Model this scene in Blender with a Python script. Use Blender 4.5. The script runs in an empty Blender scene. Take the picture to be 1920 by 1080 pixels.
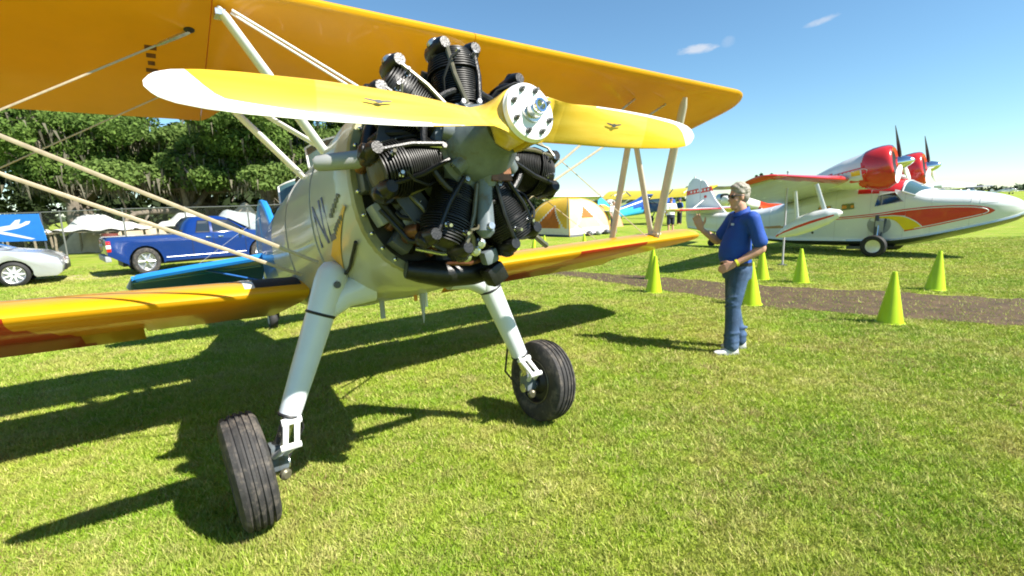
import bpy, bmesh, math, random
import numpy as np
from mathutils import Vector, Matrix, Euler

random.seed(7)
rng = np.random.default_rng(7)
SC = bpy.context.scene
COL = SC.collection
R = math.radians
PI = math.pi

# ------------------------------------------------------------------ camera, sky, sun, exposure
cam_d = bpy.data.cameras.new('camera')
cam = bpy.data.objects.new('camera', cam_d)
COL.objects.link(cam)
SC.camera = cam
cam_d.sensor_width = 36.0
cam_d.lens = 17.077
cam_d.clip_start = 0.05
cam_d.clip_end = 6000
_p, _r = 0.1691, -0.0319
_fw = Vector((0, math.cos(_p), -math.sin(_p)))
_up = Vector((0, math.sin(_p), math.cos(_p)))
_rt = Vector((1, 0, 0))
_rt2 = math.cos(_r) * _rt + math.sin(_r) * _up
_up2 = -math.sin(_r) * _rt + math.cos(_r) * _up
_m = Matrix((_rt2, _up2, -_fw)).transposed().to_4x4()
_m.translation = Vector((0, 0, 1.642))
cam.matrix_world = _m

SUN_EL, SUN_AZ = 45.5, 118.0          # degrees; azimuth clockwise from +Y
w = bpy.data.worlds.new('World')
SC.world = w
w.use_nodes = True
nt = w.node_tree
sky_n = nt.nodes.new('ShaderNodeTexSky')
sky_n.sky_type = 'NISHITA'
sky_n.sun_disc = False
sky_n.sun_elevation = R(SUN_EL)
sky_n.sun_rotation = R(SUN_AZ)
sky_n.altitude = 500
sky_n.air_density = 1.1
sky_n.dust_density = 0.0
sky_n.ozone_density = 9.0
hs = nt.nodes.new('ShaderNodeHueSaturation')
hs.inputs['Saturation'].default_value = 1.0
tint = nt.nodes.new('ShaderNodeMixRGB')
tint.blend_type = 'MULTIPLY'
tint.inputs[0].default_value = 1.0
tint.inputs[2].default_value = (1.08, 1.11, 0.94, 1)
nt.links.new(sky_n.outputs[0], tint.inputs[1])
nt.links.new(tint.outputs[0], hs.inputs['Color'])
bg = nt.nodes['Background']
bg.inputs[1].default_value = 0.078
nt.links.new(hs.outputs[0], bg.inputs[0])

sun_d = bpy.data.lights.new('sun', 'SUN')
sun = bpy.data.objects.new('sun', sun_d)
COL.objects.link(sun)
sun_d.energy = 5.0
sun_d.angle = R(0.5)
sun_d.color = (1.0, 0.95, 0.86)
_sd = Vector((math.sin(R(SUN_AZ)) * math.cos(R(SUN_EL)), math.cos(R(SUN_AZ)) * math.cos(R(SUN_EL)), math.sin(R(SUN_EL))))
sun.rotation_euler = _sd.to_track_quat('Z', 'Y').to_euler()
sun.location = (30, -16, 40)

vs = SC.view_settings
SC.display_settings.display_device = 'sRGB'
vs.view_transform = 'Standard'
vs.look = 'None'
vs.exposure = 1.27
vs.gamma = 1.0
vs.use_curve_mapping = False
SC.render.engine = 'CYCLES'
SC.cycles.max_bounces = 8
SC.cycles.diffuse_bounces = 4
SC.cycles.filter_width = 1.9

# ------------------------------------------------------------------ materials
def new_mat(name):
    m = bpy.data.materials.new(name)
    m.use_nodes = True
    n = m.node_tree
    return m, n, n.nodes['Principled BSDF'], n.nodes['Material Output']

def rgba(c):
    return (c[0], c[1], c[2], 1.0)

def mat(name, col, rough=0.5, metal=0.0, var=0.12, scale=6.0, bump=0.0, bscale=60.0, coat=0.0, spec=0.5, translucent=0.0, island=0.0, dirt=None):
    """painted / plain surface with a little colour variation, roughness variation and fine relief"""
    m, n, b, out = new_mat(name)
    L = n.links.new
    tc = n.nodes.new('ShaderNodeTexCoord')
    nz = n.nodes.new('ShaderNodeTexNoise')
    nz.inputs['Scale'].default_value = scale
    nz.inputs['Detail'].default_value = 6
    nz.inputs['Roughness'].default_value = 0.62
    L(tc.outputs['Object'], nz.inputs['Vector'])
    rmp = n.nodes.new('ShaderNodeValToRGB')
    rmp.color_ramp.elements[0].position = 0.3
    rmp.color_ramp.elements[1].position = 0.7
    lo = [max(0, c * (1 - var)) for c in col]
    hi = [min(1, c * (1 + var)) for c in col]
    rmp.color_ramp.elements[0].color = rgba(lo)
    rmp.color_ramp.elements[1].color = rgba(hi)
    L(nz.outputs['Fac'], rmp.inputs['Fac'])
    colout = rmp.outputs['Color']
    if dirt:
        nz2 = n.nodes.new('ShaderNodeTexNoise')
        nz2.inputs['Scale'].default_value = dirt[1]
        nz2.inputs['Detail'].default_value = 8
        nz2.inputs['Roughness'].default_value = 0.7
        L(tc.outputs['Object'], nz2.inputs['Vector'])
        r2 = n.nodes.new('ShaderNodeValToRGB')
        r2.color_ramp.elements[0].position = dirt[2]
        r2.color_ramp.elements[1].position = dirt[2] + 0.12
        L(nz2.outputs['Fac'], r2.inputs['Fac'])
        mx = n.nodes.new('ShaderNodeMixRGB')
        mx.inputs['Color2'].default_value = rgba(dirt[0])
        L(r2.outputs['Color'], mx.inputs['Fac'])
        L(colout, mx.inputs['Color1'])
        colout = mx.outputs['Color']
    if island:
        ge = n.nodes.new('ShaderNodeNewGeometry')
        h2 = n.nodes.new('ShaderNodeHueSaturation')
        mr = n.nodes.new('ShaderNodeMapRange')
        mr.inputs['To Min'].default_value = 1 - island
        mr.inputs['To Max'].default_value = 1 + island
        L(ge.outputs['Random Per Island'], mr.inputs['Value'])
        L(mr.outputs['Result'], h2.inputs['Value'])
        L(colout, h2.inputs['Color'])
        colout = h2.outputs['Color']
    L(colout, b.inputs['Base Color'])
    rr = n.nodes.new('ShaderNodeMapRange')
    rr.inputs['To Min'].default_value = max(0.02, rough - 0.08)
    rr.inputs['To Max'].default_value = min(1, rough + 0.08)
    L(nz.outputs['Fac'], rr.inputs['Value'])
    L(rr.outputs['Result'], b.inputs['Roughness'])
    b.inputs['Metallic'].default_value = metal
    b.inputs['Specular IOR Level'].default_value = spec
    if coat:
        b.inputs['Coat Weight'].default_value = coat
        b.inputs['Coat Roughness'].default_value = 0.06
    if bump:
        nb = n.nodes.new('ShaderNodeTexNoise')
        nb.inputs['Scale'].default_value = bscale
        nb.inputs['Detail'].default_value = 4
        L(tc.outputs['Object'], nb.inputs['Vector'])
        bp = n.nodes.new('ShaderNodeBump')
        bp.inputs['Strength'].default_value = bump
        bp.inputs['Distance'].default_value = 0.01
        L(nb.outputs['Fac'], bp.inputs['Height'])
        L(bp.outputs['Normal'], b.inputs['Normal'])
    if translucent:
        tr = n.nodes.new('ShaderNodeBsdfTranslucent')
        L(colout, tr.inputs['Color'])
        ms = n.nodes.new('ShaderNodeMixShader')
        ms.inputs['Fac'].default_value = translucent
        L(b.outputs[0], ms.inputs[1])
        L(tr.outputs[0], ms.inputs[2])
        L(ms.outputs[0], out.inputs['Surface'])
    return m

def glass_mat(name, tint, rough=0.05):
    m, n, b, out = new_mat(name)
    b.inputs['Base Color'].default_value = rgba(tint)
    b.inputs['Roughness'].default_value = rough
    b.inputs['Metallic'].default_value = 0.0
    b.inputs['Specular IOR Level'].default_value = 0.9
    b.inputs['Coat Weight'].default_value = 0.6
    return m

M = {}
YEL = (0.72, 0.385, 0.008)
M['wing_yellow'] = mat('wing_yellow_dope', YEL, 0.32, var=0.05, scale=3, bump=0.04, bscale=25, coat=0.35, translucent=0.26)
M['wing_red'] = mat('wing_red_dope', (0.42, 0.03, 0.012), 0.34, var=0.08, scale=3, coat=0.25, translucent=0.3)
M['wing_black'] = mat('wing_walk_black', (0.012, 0.011, 0.012), 0.75, var=0.4, scale=20, bump=0.3, bscale=200)
M['cream'] = mat('cream_paint', (0.70, 0.68, 0.58), 0.28, var=0.05, scale=4, coat=0.35)
M['white'] = mat('white_paint', (0.78, 0.78, 0.76), 0.3, var=0.05, scale=5, coat=0.3, dirt=((0.35, 0.32, 0.26), 14, 0.68))
M['silver'] = mat('fuselage_silver', (0.43, 0.42, 0.34), 0.4, metal=0.15, var=0.07, scale=3, coat=0.4, dirt=((0.32, 0.31, 0.22), 7, 0.66))
M['leg_shade_grey'] = mat('leg_white_shaded', (0.60, 0.625, 0.66), 0.3, var=0.05, scale=6, coat=0.35, dirt=((0.3, 0.28, 0.24), 16, 0.7))  # white legs; their blue-grey shade is put into the base colour
M['strut_white'] = mat('strut_white', (0.74, 0.74, 0.71), 0.35, var=0.06, scale=9, coat=0.2, dirt=((0.3, 0.26, 0.2), 20, 0.7))
M['strut_cream'] = mat('strut_cream', (0.62, 0.56, 0.44), 0.4, var=0.08, scale=9)
M['wire'] = mat('wire_tan', (0.42, 0.34, 0.23), 0.4, metal=0.3, var=0.15, scale=30)
M['blue'] = mat('tail_blue', (0.012, 0.10, 0.34), 0.32, var=0.08, scale=4, coat=0.3)
M['blue_sunlit'] = mat('tail_edge_sunlit_blue', (0.02, 0.22, 0.60), 0.32, var=0.06, scale=4, coat=0.3)  # lighter copy of the tail blue: sun on the edges put into colour
M['eng_black'] = mat('engine_black', (0.009, 0.009, 0.009), 0.36, metal=0.2, var=0.5, scale=25, bump=0.15, bscale=120)
M['eng_fin'] = mat('engine_fin', (0.012, 0.012, 0.011), 0.45, metal=0.3, var=0.5, scale=40)
M['eng_grey'] = mat('engine_grey_blue', (0.125, 0.15, 0.165), 0.4, var=0.25, scale=12, dirt=((0.09, 0.075, 0.035), 9, 0.56))
M['steel'] = mat('bare_steel', (0.55, 0.54, 0.52), 0.25, metal=0.9, var=0.15, scale=30)
M['tube_tan'] = mat('pushrod_tan', (0.13, 0.12, 0.08), 0.35, metal=0.4, var=0.15, scale=30)
M['copper'] = mat('brown_metal', (0.16, 0.07, 0.03), 0.4, metal=0.6, var=0.4, scale=30)
M['orange'] = mat('orange_tag', (0.65, 0.26, 0.03), 0.45, var=0.2, scale=20)
M['prop_pale'] = mat('prop_pale_yellow', (0.78, 0.62, 0.15), 0.22, var=0.06, scale=5, coat=0.7)
M['rubber'] = mat('tyre_rubber', (0.030, 0.028, 0.027), 0.75, var=0.35, scale=22, bump=0.2, bscale=90, dirt=((0.10, 0.085, 0.07), 12, 0.5))
M['rubber_dark'] = mat('tyre_black', (0.012, 0.012, 0.012), 0.7, var=0.3, scale=20)
M['chrome'] = mat('chrome', (0.8, 0.82, 0.85), 0.1, metal=1.0, var=0.04)
M['alloy'] = mat('alloy_wheel', (0.5, 0.5, 0.5), 0.3, metal=0.7, var=0.1, scale=20)
M['black'] = mat('matt_black', (0.012, 0.012, 0.013), 0.5, var=0.2)
M['dark_grey'] = mat('dark_grey', (0.06, 0.065, 0.07), 0.45, var=0.2)
M['grey'] = mat('mid_grey', (0.30, 0.31, 0.31), 0.45, var=0.12)
M['navy'] = mat('navy_lettering', (0.02, 0.025, 0.16), 0.3, var=0.1)
M['script'] = mat('grey_script', (0.16, 0.15, 0.14), 0.4, var=0.1)
M['amber_stripe'] = mat('amber_stripe', (0.66, 0.36, 0.04), 0.35, var=0.08)
M['wred'] = mat('seaplane_red', (0.55, 0.022, 0.02), 0.2, var=0.06, scale=3, coat=0.6)
M['wwhite'] = mat('seaplane_white', (0.64, 0.66, 0.66), 0.25, var=0.03, scale=2, coat=0.5)
M['wyel'] = mat('seaplane_yellow', (0.72, 0.52, 0.01), 0.25, var=0.05, scale=3, coat=0.5)
M['wkeel'] = mat('seaplane_bottom_grey', (0.10, 0.11, 0.10), 0.35, var=0.12, scale=4, coat=0.2)
M['chine'] = mat('seaplane_chine_blue', (0.38, 0.45, 0.55), 0.2, metal=0.3, var=0.05)
M['wglass'] = glass_mat('seaplane_glass', (0.05, 0.10, 0.10))
M['dglass'] = glass_mat('dark_glass', (0.015, 0.02, 0.022))
M['cone'] = mat('cone_lime', (0.46, 0.66, 0.010), 0.42, var=0.07, scale=5, translucent=0.12, dirt=((0.35, 0.42, 0.08), 9, 0.66))
M['truck'] = mat('truck_blue', (0.003, 0.027, 0.16), 0.2, var=0.06, scale=2, coat=0.8)
M['car'] = mat('car_silver', (0.52, 0.53, 0.56), 0.25, metal=0.5, var=0.04, scale=2, coat=0.7)
M['lamp_red'] = mat('lamp_red', (0.5, 0.012, 0.012), 0.15, coat=0.6)
M['lamp_clear'] = mat('lamp_clear', (0.75, 0.76, 0.78), 0.15, coat=0.6)
M['tarp_white'] = mat('tarp_white', (0.55, 0.54, 0.51), 0.6, var=0.1, scale=5, bump=0.4, bscale=7)
M['tarp_grey'] = mat('tarp_grey', (0.34, 0.37, 0.37), 0.5, var=0.2, scale=4, bump=0.4, bscale=7)
M['tarp_tan'] = mat('tarp_tan', (0.42, 0.35, 0.25), 0.65, var=0.15, scale=5, bump=0.4, bscale=7)
M['rust'] = mat('rusty_red', (0.16, 0.03, 0.025), 0.6, var=0.3, scale=8)
M['wood'] = mat('weathered_wood', (0.22, 0.18, 0.13), 0.75, var=0.3, scale=9, bump=0.4, bscale=30)
M['fence'] = mat('fence_galvanised', (0.26, 0.26, 0.25), 0.45, metal=0.5, var=0.15)
M['banner'] = mat('banner_blue', (0.02, 0.20, 0.62), 0.5, var=0.06)
M['bwhite'] = mat('banner_white', (0.8, 0.8, 0.8), 0.5, var=0.03)
M['skin'] = mat('skin', (0.50, 0.27, 0.18), 0.5, var=0.10, scale=9)
M['hair'] = mat('grey_hair', (0.27, 0.245, 0.20), 0.6, var=0.3, scale=40, bump=0.6, bscale=110)
M['polo'] = mat('polo_blue', (0.004, 0.052, 0.30), 0.75, var=0.14, scale=10, bump=0.5, bscale=14)
M['denim'] = mat('denim', (0.035, 0.072, 0.145), 0.85, var=0.35, scale=7, bump=0.6, bscale=16, dirt=((0.10, 0.155, 0.24), 5, 0.54))
M['shoe'] = mat('shoe_white', (0.6, 0.6, 0.58), 0.6, var=0.12, scale=14)
M['band'] = mat('wristband_yellow', (0.75, 0.75, 0.05), 0.4)
M['tshirt'] = mat('white_cotton', (0.78, 0.78, 0.77), 0.8, var=0.06, bump=0.4, bscale=14)
M['shorts'] = mat('navy_shorts', (0.02, 0.022, 0.05), 0.8, var=0.2)
M['cap_blue'] = mat('cap_blue', (0.015, 0.03, 0.22), 0.7)
M['t_yel'] = mat('tent_yellow', (0.72, 0.46, 0.05), 0.6, var=0.06, bump=0.2, bscale=5, translucent=0.3)
M['t_cream'] = mat('tent_cream', (0.76, 0.66, 0.36), 0.6, var=0.05, bump=0.2, bscale=5, translucent=0.3)
M['t_white'] = mat('tent_white', (0.70, 0.67, 0.62), 0.6, var=0.05, bump=0.2, bscale=5, translucent=0.2)
M['t_orange'] = mat('tent_orange', (0.45, 0.13, 0.015), 0.7, var=0.15, scale=3, translucent=0.2)
M['p_yel'] = mat('far_plane_yellow', (0.70, 0.56, 0.02), 0.35, var=0.06, coat=0.3)
M['p_blue'] = mat('far_plane_blue', (0.015, 0.07, 0.33), 0.3, var=0.06, coat=0.5)
M['p_cyan'] = mat('far_plane_cyan', (0.05, 0.45, 0.75), 0.3, var=0.06, coat=0.5)
M['bark'] = mat('bark', (0.15, 0.125, 0.095), 0.9, var=0.35, scale=5, bump=0.9, bscale=9, dirt=((0.22, 0.20, 0.16), 3, 0.55))
M['cypress'] = mat('dark_evergreen', (0.045, 0.085, 0.028), 0.8, var=0.3, scale=3, island=0.3)
M['far_tree'] = mat('far_trees', (0.05, 0.075, 0.035), 0.9, var=0.3, scale=0.3)

def leaf_mat(name, c1, c2, tr=0.35):
    m, n, b, out = new_mat(name)
    L = n.links.new
    ge = n.nodes.new('ShaderNodeNewGeometry')
    tc = n.nodes.new('ShaderNodeTexCoord')
    nz = n.nodes.new('ShaderNodeTexNoise')
    nz.inputs['Scale'].default_value = 0.8
    L(tc.outputs['Object'], nz.inputs['Vector'])
    ad = n.nodes.new('ShaderNodeMath'); ad.operation = 'MULTIPLY_ADD'
    ad.inputs[1].default_value = 0.55
    L(ge.outputs['Random Per Island'], ad.inputs[0])
    mr = n.nodes.new('ShaderNodeMapRange')
    mr.inputs['From Min'].default_value = 0.35; mr.inputs['From Max'].default_value = 0.65
    mr.inputs['To Max'].default_value = 0.45
    L(nz.outputs['Fac'], mr.inputs['Value'])
    L(mr.outputs['Result'], ad.inputs[2])
    rp = n.nodes.new('ShaderNodeValToRGB')
    rp.color_ramp.elements[0].color = rgba(c1)
    rp.color_ramp.elements[1].color = rgba(c2)
    L(ad.outputs[0], rp.inputs['Fac'])
    L(rp.outputs['Color'], b.inputs['Base Color'])
    b.inputs['Roughness'].default_value = 0.75
    b.inputs['Specular IOR Level'].default_value = 0.15
    t = n.nodes.new('ShaderNodeBsdfTranslucent')
    L(rp.outputs['Color'], t.inputs['Color'])
    ms = n.nodes.new('ShaderNodeMixShader'); ms.inputs['Fac'].default_value = tr
    L(b.outputs[0], ms.inputs[1]); L(t.outputs[0], ms.inputs[2])
    L(ms.outputs[0], out.inputs['Surface'])
    return m

M['leaf'] = leaf_mat('oak_leaves', (0.035, 0.075, 0.014), (0.165, 0.255, 0.05))
M['leaf2'] = leaf_mat('oak_leaves_pale', (0.05, 0.095, 0.02), (0.19, 0.27, 0.065))
M['moss'] = leaf_mat('spanish_moss', (0.11, 0.105, 0.075), (0.22, 0.20, 0.145), 0.25)
M['deep_shade'] = leaf_mat('shaded_wood', (0.010, 0.018, 0.006), (0.032, 0.05, 0.014), 0.1)  # darker leaf copy: deep shade between the trunks put into colour
M['weed'] = leaf_mat('understorey', (0.03, 0.05, 0.014), (0.11, 0.15, 0.04))

def grass_mat(name, blades):
    """lawn colour from world position, so the blades and the sheet below agree"""
    m, n, b, out = new_mat(name)
    L = n.links.new
    ge = n.nodes.new('ShaderNodeNewGeometry')
    def noise(s, d, r=0.6):
        z = n.nodes.new('ShaderNodeTexNoise')
        z.inputs['Scale'].default_value = s; z.inputs['Detail'].default_value = d; z.inputs['Roughness'].default_value = r
        L(ge.outputs['Position'], z.inputs['Vector'])
        return z.outputs['Fac']
    def ramp(fac, stops):
        r = n.nodes.new('ShaderNodeValToRGB')
        el = r.color_ramp.elements
        while len(el) < len(stops): el.new(0.5)
        for e, (p_, c) in zip(el, stops): e.position = p_; e.color = rgba(c)
        L(fac, r.inputs['Fac']); return r.outputs['Color']
    def mixc(f, a, c, t='MIX'):
        x = n.nodes.new('ShaderNodeMixRGB'); x.blend_type = t
        if isinstance(f, float): x.inputs[0].default_value = f
        else: L(f, x.inputs[0])
        L(a, x.inputs[1])
        L(c, x.inputs[2]); return x.outputs[0]
    green = ramp(noise(0.55, 5), [(0.3, (0.185, 0.34, 0.016)), (0.5, (0.295, 0.42, 0.030)), (0.72, (0.44, 0.475, 0.072))])
    straw = ramp(noise(3.0, 4), [(0.35, (0.44, 0.43, 0.11)), (0.65, (0.50, 0.43, 0.19))])
    def white(fac, lo, hi):
        return ramp(fac, [(lo, (0, 0, 0)), (hi, (1, 1, 1))])
    patch = mixc(0.5, white(noise(1.1, 6, 0.7), 0.46, 0.70), white(noise(5.5, 5, 0.7), 0.46, 0.66))
    col = mixc(patch, green, straw)
    if blades:
        isl = ge.outputs['Random Per Island']
        dry = white(isl, 0.72, 0.95)
        col = mixc(dry, col, straw)
        brown = n.nodes.new('ShaderNodeRGB'); brown.outputs[0].default_value = rgba((0.27, 0.175, 0.085))
        col = mixc(mixc(1.0, white(isl, 0.50, 0.53), white(noise(0.9, 4, 0.7), 0.46, 0.60), 'MULTIPLY'), col, mixc(white(isl, 0.66, 0.665), brown.outputs[0], col))
        val = ramp(isl, [(0.0, (0.72, 0.72, 0.72)), (0.5, (0.92, 0.92, 0.92)), (1.0, (1.12, 1.12, 1.08))])
        col = mixc(1.0, col, val, 'MULTIPLY')
    else:
        fine = ramp(noise(28.0, 6, 0.75), [(0.32, (0.44, 0.44, 0.38)), (0.5, (0.72, 0.72, 0.68)), (0.68, (0.95, 0.93, 0.86))])
        col = mixc(1.0, col, fine, 'MULTIPLY')
    L(col, b.inputs['Base Color'])
    b.inputs['Roughness'].default_value = 0.6 if blades else 0.9
    b.inputs['Specular IOR Level'].default_value = 0.25 if blades else 0.1
    if blades:
        t = n.nodes.new('ShaderNodeBsdfTranslucent')
        L(col, t.inputs['Color'])
        ms = n.nodes.new('ShaderNodeMixShader'); ms.inputs['Fac'].default_value = 0.2
        L(b.outputs[0], ms.inputs[1]); L(t.outputs[0], ms.inputs[2]); L(ms.outputs[0], out.inputs['Surface'])
    else:
        bp = n.nodes.new('ShaderNodeBump'); bp.inputs['Strength'].default_value = 0.7; bp.inputs['Distance'].default_value = 0.05
        L(noise(30.0, 5, 0.7), bp.inputs['Height']); L(bp.outputs['Normal'], b.inputs['Normal'])
    return m

M['ground'] = grass_mat('lawn_ground', False)
M['grass'] = grass_mat('grass_blades', True)
M['dirt'] = mat('bare_dirt', (0.072, 0.043, 0.019), 0.95, var=0.5, scale=4, bump=1.0, bscale=24, dirt=((0.135, 0.092, 0.036), 7, 0.57))
M['sand'] = mat('dry_sand_track', (0.42, 0.35, 0.21), 0.95, var=0.25, scale=1.5, bump=0.5, bscale=20, dirt=((0.22, 0.26, 0.06), 1.6, 0.53))

# ------------------------------------------------------------------ mesh helpers
class MB:
    def __init__(s):
        s.v = []; s.f = []; s.m = []
    def add(s, vs_, fs_, mi=0):
        o = len(s.v)
        s.v += [tuple(v) for v in vs_]
        s.f += [tuple(i + o for i in f) for f in fs_]
        s.m += [mi] * len(fs_)
        return s
    def box(s, c, size, mi=0, rot=None):
        hx, hy, hz = [d / 2 for d in size]
        pts = [Vector((x, y, z)) for x in (-hx, hx) for y in (-hy, hy) for z in (-hz, hz)]
        if rot is not None: pts = [rot @ q for q in pts]
        pts = [q + Vector(c) for q in pts]
        return s.add(pts, [(0, 1, 3, 2), (4, 6, 7, 5), (0, 4, 5, 1), (2, 3, 7, 6), (0, 2, 6, 4), (1, 5, 7, 3)], mi)
    def rings(s, rr, mi=0, cap0=True, cap1=True, closed=True):
        n = len(rr[0]); vs_ = [q for r in rr for q in r]; fs_ = []
        for i in range(len(rr) - 1):
            for j in range(n if closed else n - 1):
                k = (j + 1) % n
                fs_.append((i * n + j, i * n + k, (i + 1) * n + k, (i + 1) * n + j))
        if cap0: fs_.append(tuple(range(n - 1, -1, -1)))
        if cap1: fs_.append(tuple(range((len(rr) - 1) * n, len(rr) * n)))
        return s.add(vs_, fs_, mi)
    def tube(s, pts, rad, n=8, mi=0, flat=1.0, up=None):
        pts = [Vector(q) for q in pts]
        if not hasattr(rad, '__len__'): rad = [rad] * len(pts)
        rr = []; pn = None
        for i, q in enumerate(pts):
            d = (pts[min(i + 1, len(pts) - 1)] - pts[max(i - 1, 0)]).normalized()
            if pn is None:
                a = Vector(up) if up else (Vector((0, 0, 1)) if abs(d.z) < 0.9 else Vector((1, 0, 0)))
                u = d.cross(a).normalized()
            else:
                u = (pn - d * pn.dot(d)).normalized()
            pn = u; v = d.cross(u)
            rr.append([q + (u * math.cos(t) * flat + v * math.sin(t)) * rad[i] for t in [2 * PI * k / n for k in range(n)]])
        return s.rings(rr, mi)
    def lathe(s, prof, o, axis, n=24, mi=0, caps=True):
        """prof: (distance along axis, radius)"""
        o = Vector(o); d = Vector(axis).normalized()
        a = Vector((0, 0, 1)) if abs(d.z) < 0.9 else Vector((1, 0, 0))
        u = d.cross(a).normalized(); v = d.cross(u)
        rr = [[o + d * h + (u * math.cos(t) + v * math.sin(t)) * max(r, 1e-4) for t in [2 * PI * k / n for k in range(n)]] for h, r in prof]
        return s.rings(rr, mi, caps, caps)
    def ell(s, c, rad, n=12, m=8, mi=0, rot=None):
        rr = []
        for i in range(m + 1):
            a = -PI / 2 + PI * i / m
            ring = []
            for k in range(n):
                t = 2 * PI * k / n
                q = Vector((rad[0] * math.cos(a) * math.cos(t), rad[1] * math.cos(a) * math.sin(t), rad[2] * math.sin(a)))
                if rot is not None: q = rot @ q
                ring.append(q + Vector(c))
            rr.append(ring)
        return s.rings(rr, mi, False, False)
    def prism(s, poly, fn, d0, d1, mi=0):
        """poly of 2-D points; fn(p, d) -> 3-D point"""
        n = len(poly)
        vs_ = [fn(p_, d0) for p_ in poly] + [fn(p_, d1) for p_ in poly]
        fs_ = [tuple(range(n - 1, -1, -1)), tuple(range(n, 2 * n))] + [(i, (i + 1) % n, n + (i + 1) % n, n + i) for i in range(n)]
        return s.add(vs_, fs_, mi)
    def build(s, name, mats, parent=None, smooth=40, matfn=None, bevel=0.0, loc=None, fixn=True):
        me = bpy.data.meshes.new(name)
        me.from_pydata(s.v, [], s.f)
        if not isinstance(mats, (list, tuple)): mats = [mats]
        for q in mats: me.materials.append(q)
        if matfn:
            for p_ in me.polygons: p_.material_index = matfn(p_.center)
        else:
            me.polygons.foreach_set('material_index', s.m)
        if fixn or bevel:
            bm = bmesh.new(); bm.from_mesh(me)
            bmesh.ops.recalc_face_normals(bm, faces=bm.faces)
            if bevel:
                es = [e for e in bm.edges if len(e.link_faces) == 2 and e.calc_face_angle(0) > R(35)]
                bmesh.ops.bevel(bm, geom=es, offset=bevel, segments=2, profile=0.6, affect='EDGES', clamp_overlap=True)
            bm.to_mesh(me); bm.free()
        if smooth:
            me.polygons.foreach_set('use_smooth', [True] * len(me.polygons))
            me.set_sharp_from_angle(angle=R(smooth))
        me.update()
        o = bpy.data.objects.new(name, me)
        COL.objects.link(o)
        if parent is not None: o.parent = parent
        if loc is not None: o.location = loc
        return o

def empty(name, loc=(0, 0, 0), rz=0.0):
    o = bpy.data.objects.new(name, None)
    o.empty_display_size = 0.2
    COL.objects.link(o)
    o.location = loc; o.rotation_euler = (0, 0, rz)
    return o

def tag(o, label=None, cat=None, group=None, kind=None):
    if label: o['label'] = label
    if cat: o['category'] = cat
    if group: o['group'] = group
    if kind: o['kind'] = kind
    return o

def copy_tree(o, parent=None):
    c = o.copy(); COL.objects.link(c)
    if parent is not None: c.parent = parent
    for ch in list(o.children): copy_tree(ch, c)
    return c

def lerp(a, b, t): return a + (b - a) * t

def interp(x, xs, ys):
    return float(np.interp(x, xs, ys))

def inpoly(x, y, poly):
    c = False; n = len(poly); j = n - 1
    for i in range(n):
        xi, yi = poly[i]; xj, yj = poly[j]
        if (yi > y) != (yj > y) and x < (xj - xi) * (y - yi) / (yj - yi) + xi: c = not c
        j = i
    return c

def pydata_np(name, verts, faces_n, idx, mats, parent=None):
    """big triangle / quad meshes from numpy: faces_n corners per face"""
    me = bpy.data.meshes.new(name)
    nv = len(verts); nf = len(idx) // faces_n
    me.vertices.add(nv); me.vertices.foreach_set('co', verts.astype(np.float32).ravel())
    me.loops.add(len(idx)); me.loops.foreach_set('vertex_index', idx.astype(np.int32))
    me.polygons.add(nf); me.polygons.foreach_set('loop_start', np.arange(0, nf * faces_n, faces_n, dtype=np.int32))
    for q in (mats if isinstance(mats, (list, tuple)) else [mats]): me.materials.append(q)
    me.update(calc_edges=True)
    o = bpy.data.objects.new(name, me); COL.objects.link(o)
    if parent is not None: o.parent = parent
    return o

def text_mesh(body, size):
    cu = bpy.data.curves.new('lettering', 'FONT'); cu.body = body; cu.size = size; cu.extrude = 0.0015
    o = bpy.data.objects.new('lettering', cu); COL.objects.link(o)
    bpy.context.view_layer.update()
    me = bpy.data.meshes.new_from_object(o.evaluated_get(bpy.context.evaluated_depsgraph_get()))
    vs_ = [v.co.copy() for v in me.vertices]; fs_ = [tuple(p_.vertices) for p_ in me.polygons]
    bpy.data.objects.remove(o); bpy.data.curves.remove(cu); bpy.data.meshes.remove(me)
    return vs_, fs_

def organic(name, mb, voxel, m, parent=None, smooth_it=6, fac=0.5):
    """one continuous surface out of overlapping closed shapes"""
    o = mb.build(name, m, None, smooth=0)
    r = o.modifiers.new('r', 'REMESH'); r.mode = 'VOXEL'; r.voxel_size = voxel
    sm = o.modifiers.new('s', 'SMOOTH'); sm.factor = fac; sm.iterations = smooth_it
    bpy.context.view_layer.update()
    me = bpy.data.meshes.new_from_object(o.evaluated_get(bpy.context.evaluated_depsgraph_get()))
    o.modifiers.clear()
    old = o.data; o.data = me; bpy.data.meshes.remove(old); me.name = name
    if not me.materials: me.materials.append(m)
    me.polygons.foreach_set('use_smooth', [True] * len(me.polygons))
    if parent is not None: o.parent = parent
    return o

# ------------------------------------------------------------------ ground, tracks, grass
def sheet(name, poly, z, m, sub=None):
    mb = MB(); mb.add([(x, y, z) for x, y in poly], [tuple(range(len(poly)))])
    o = mb.build(name, m, smooth=0)
    tag(o, kind='structure'); return o

mbg = MB()
mbg.add([(-3000, -600, 0), (3000, -600, 0), (3000, 4500, 0), (-3000, 4500, 0)], [(0, 1, 2, 3)])
tag(mbg.build('ground', M['ground'], smooth=0), kind='structure')

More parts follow.
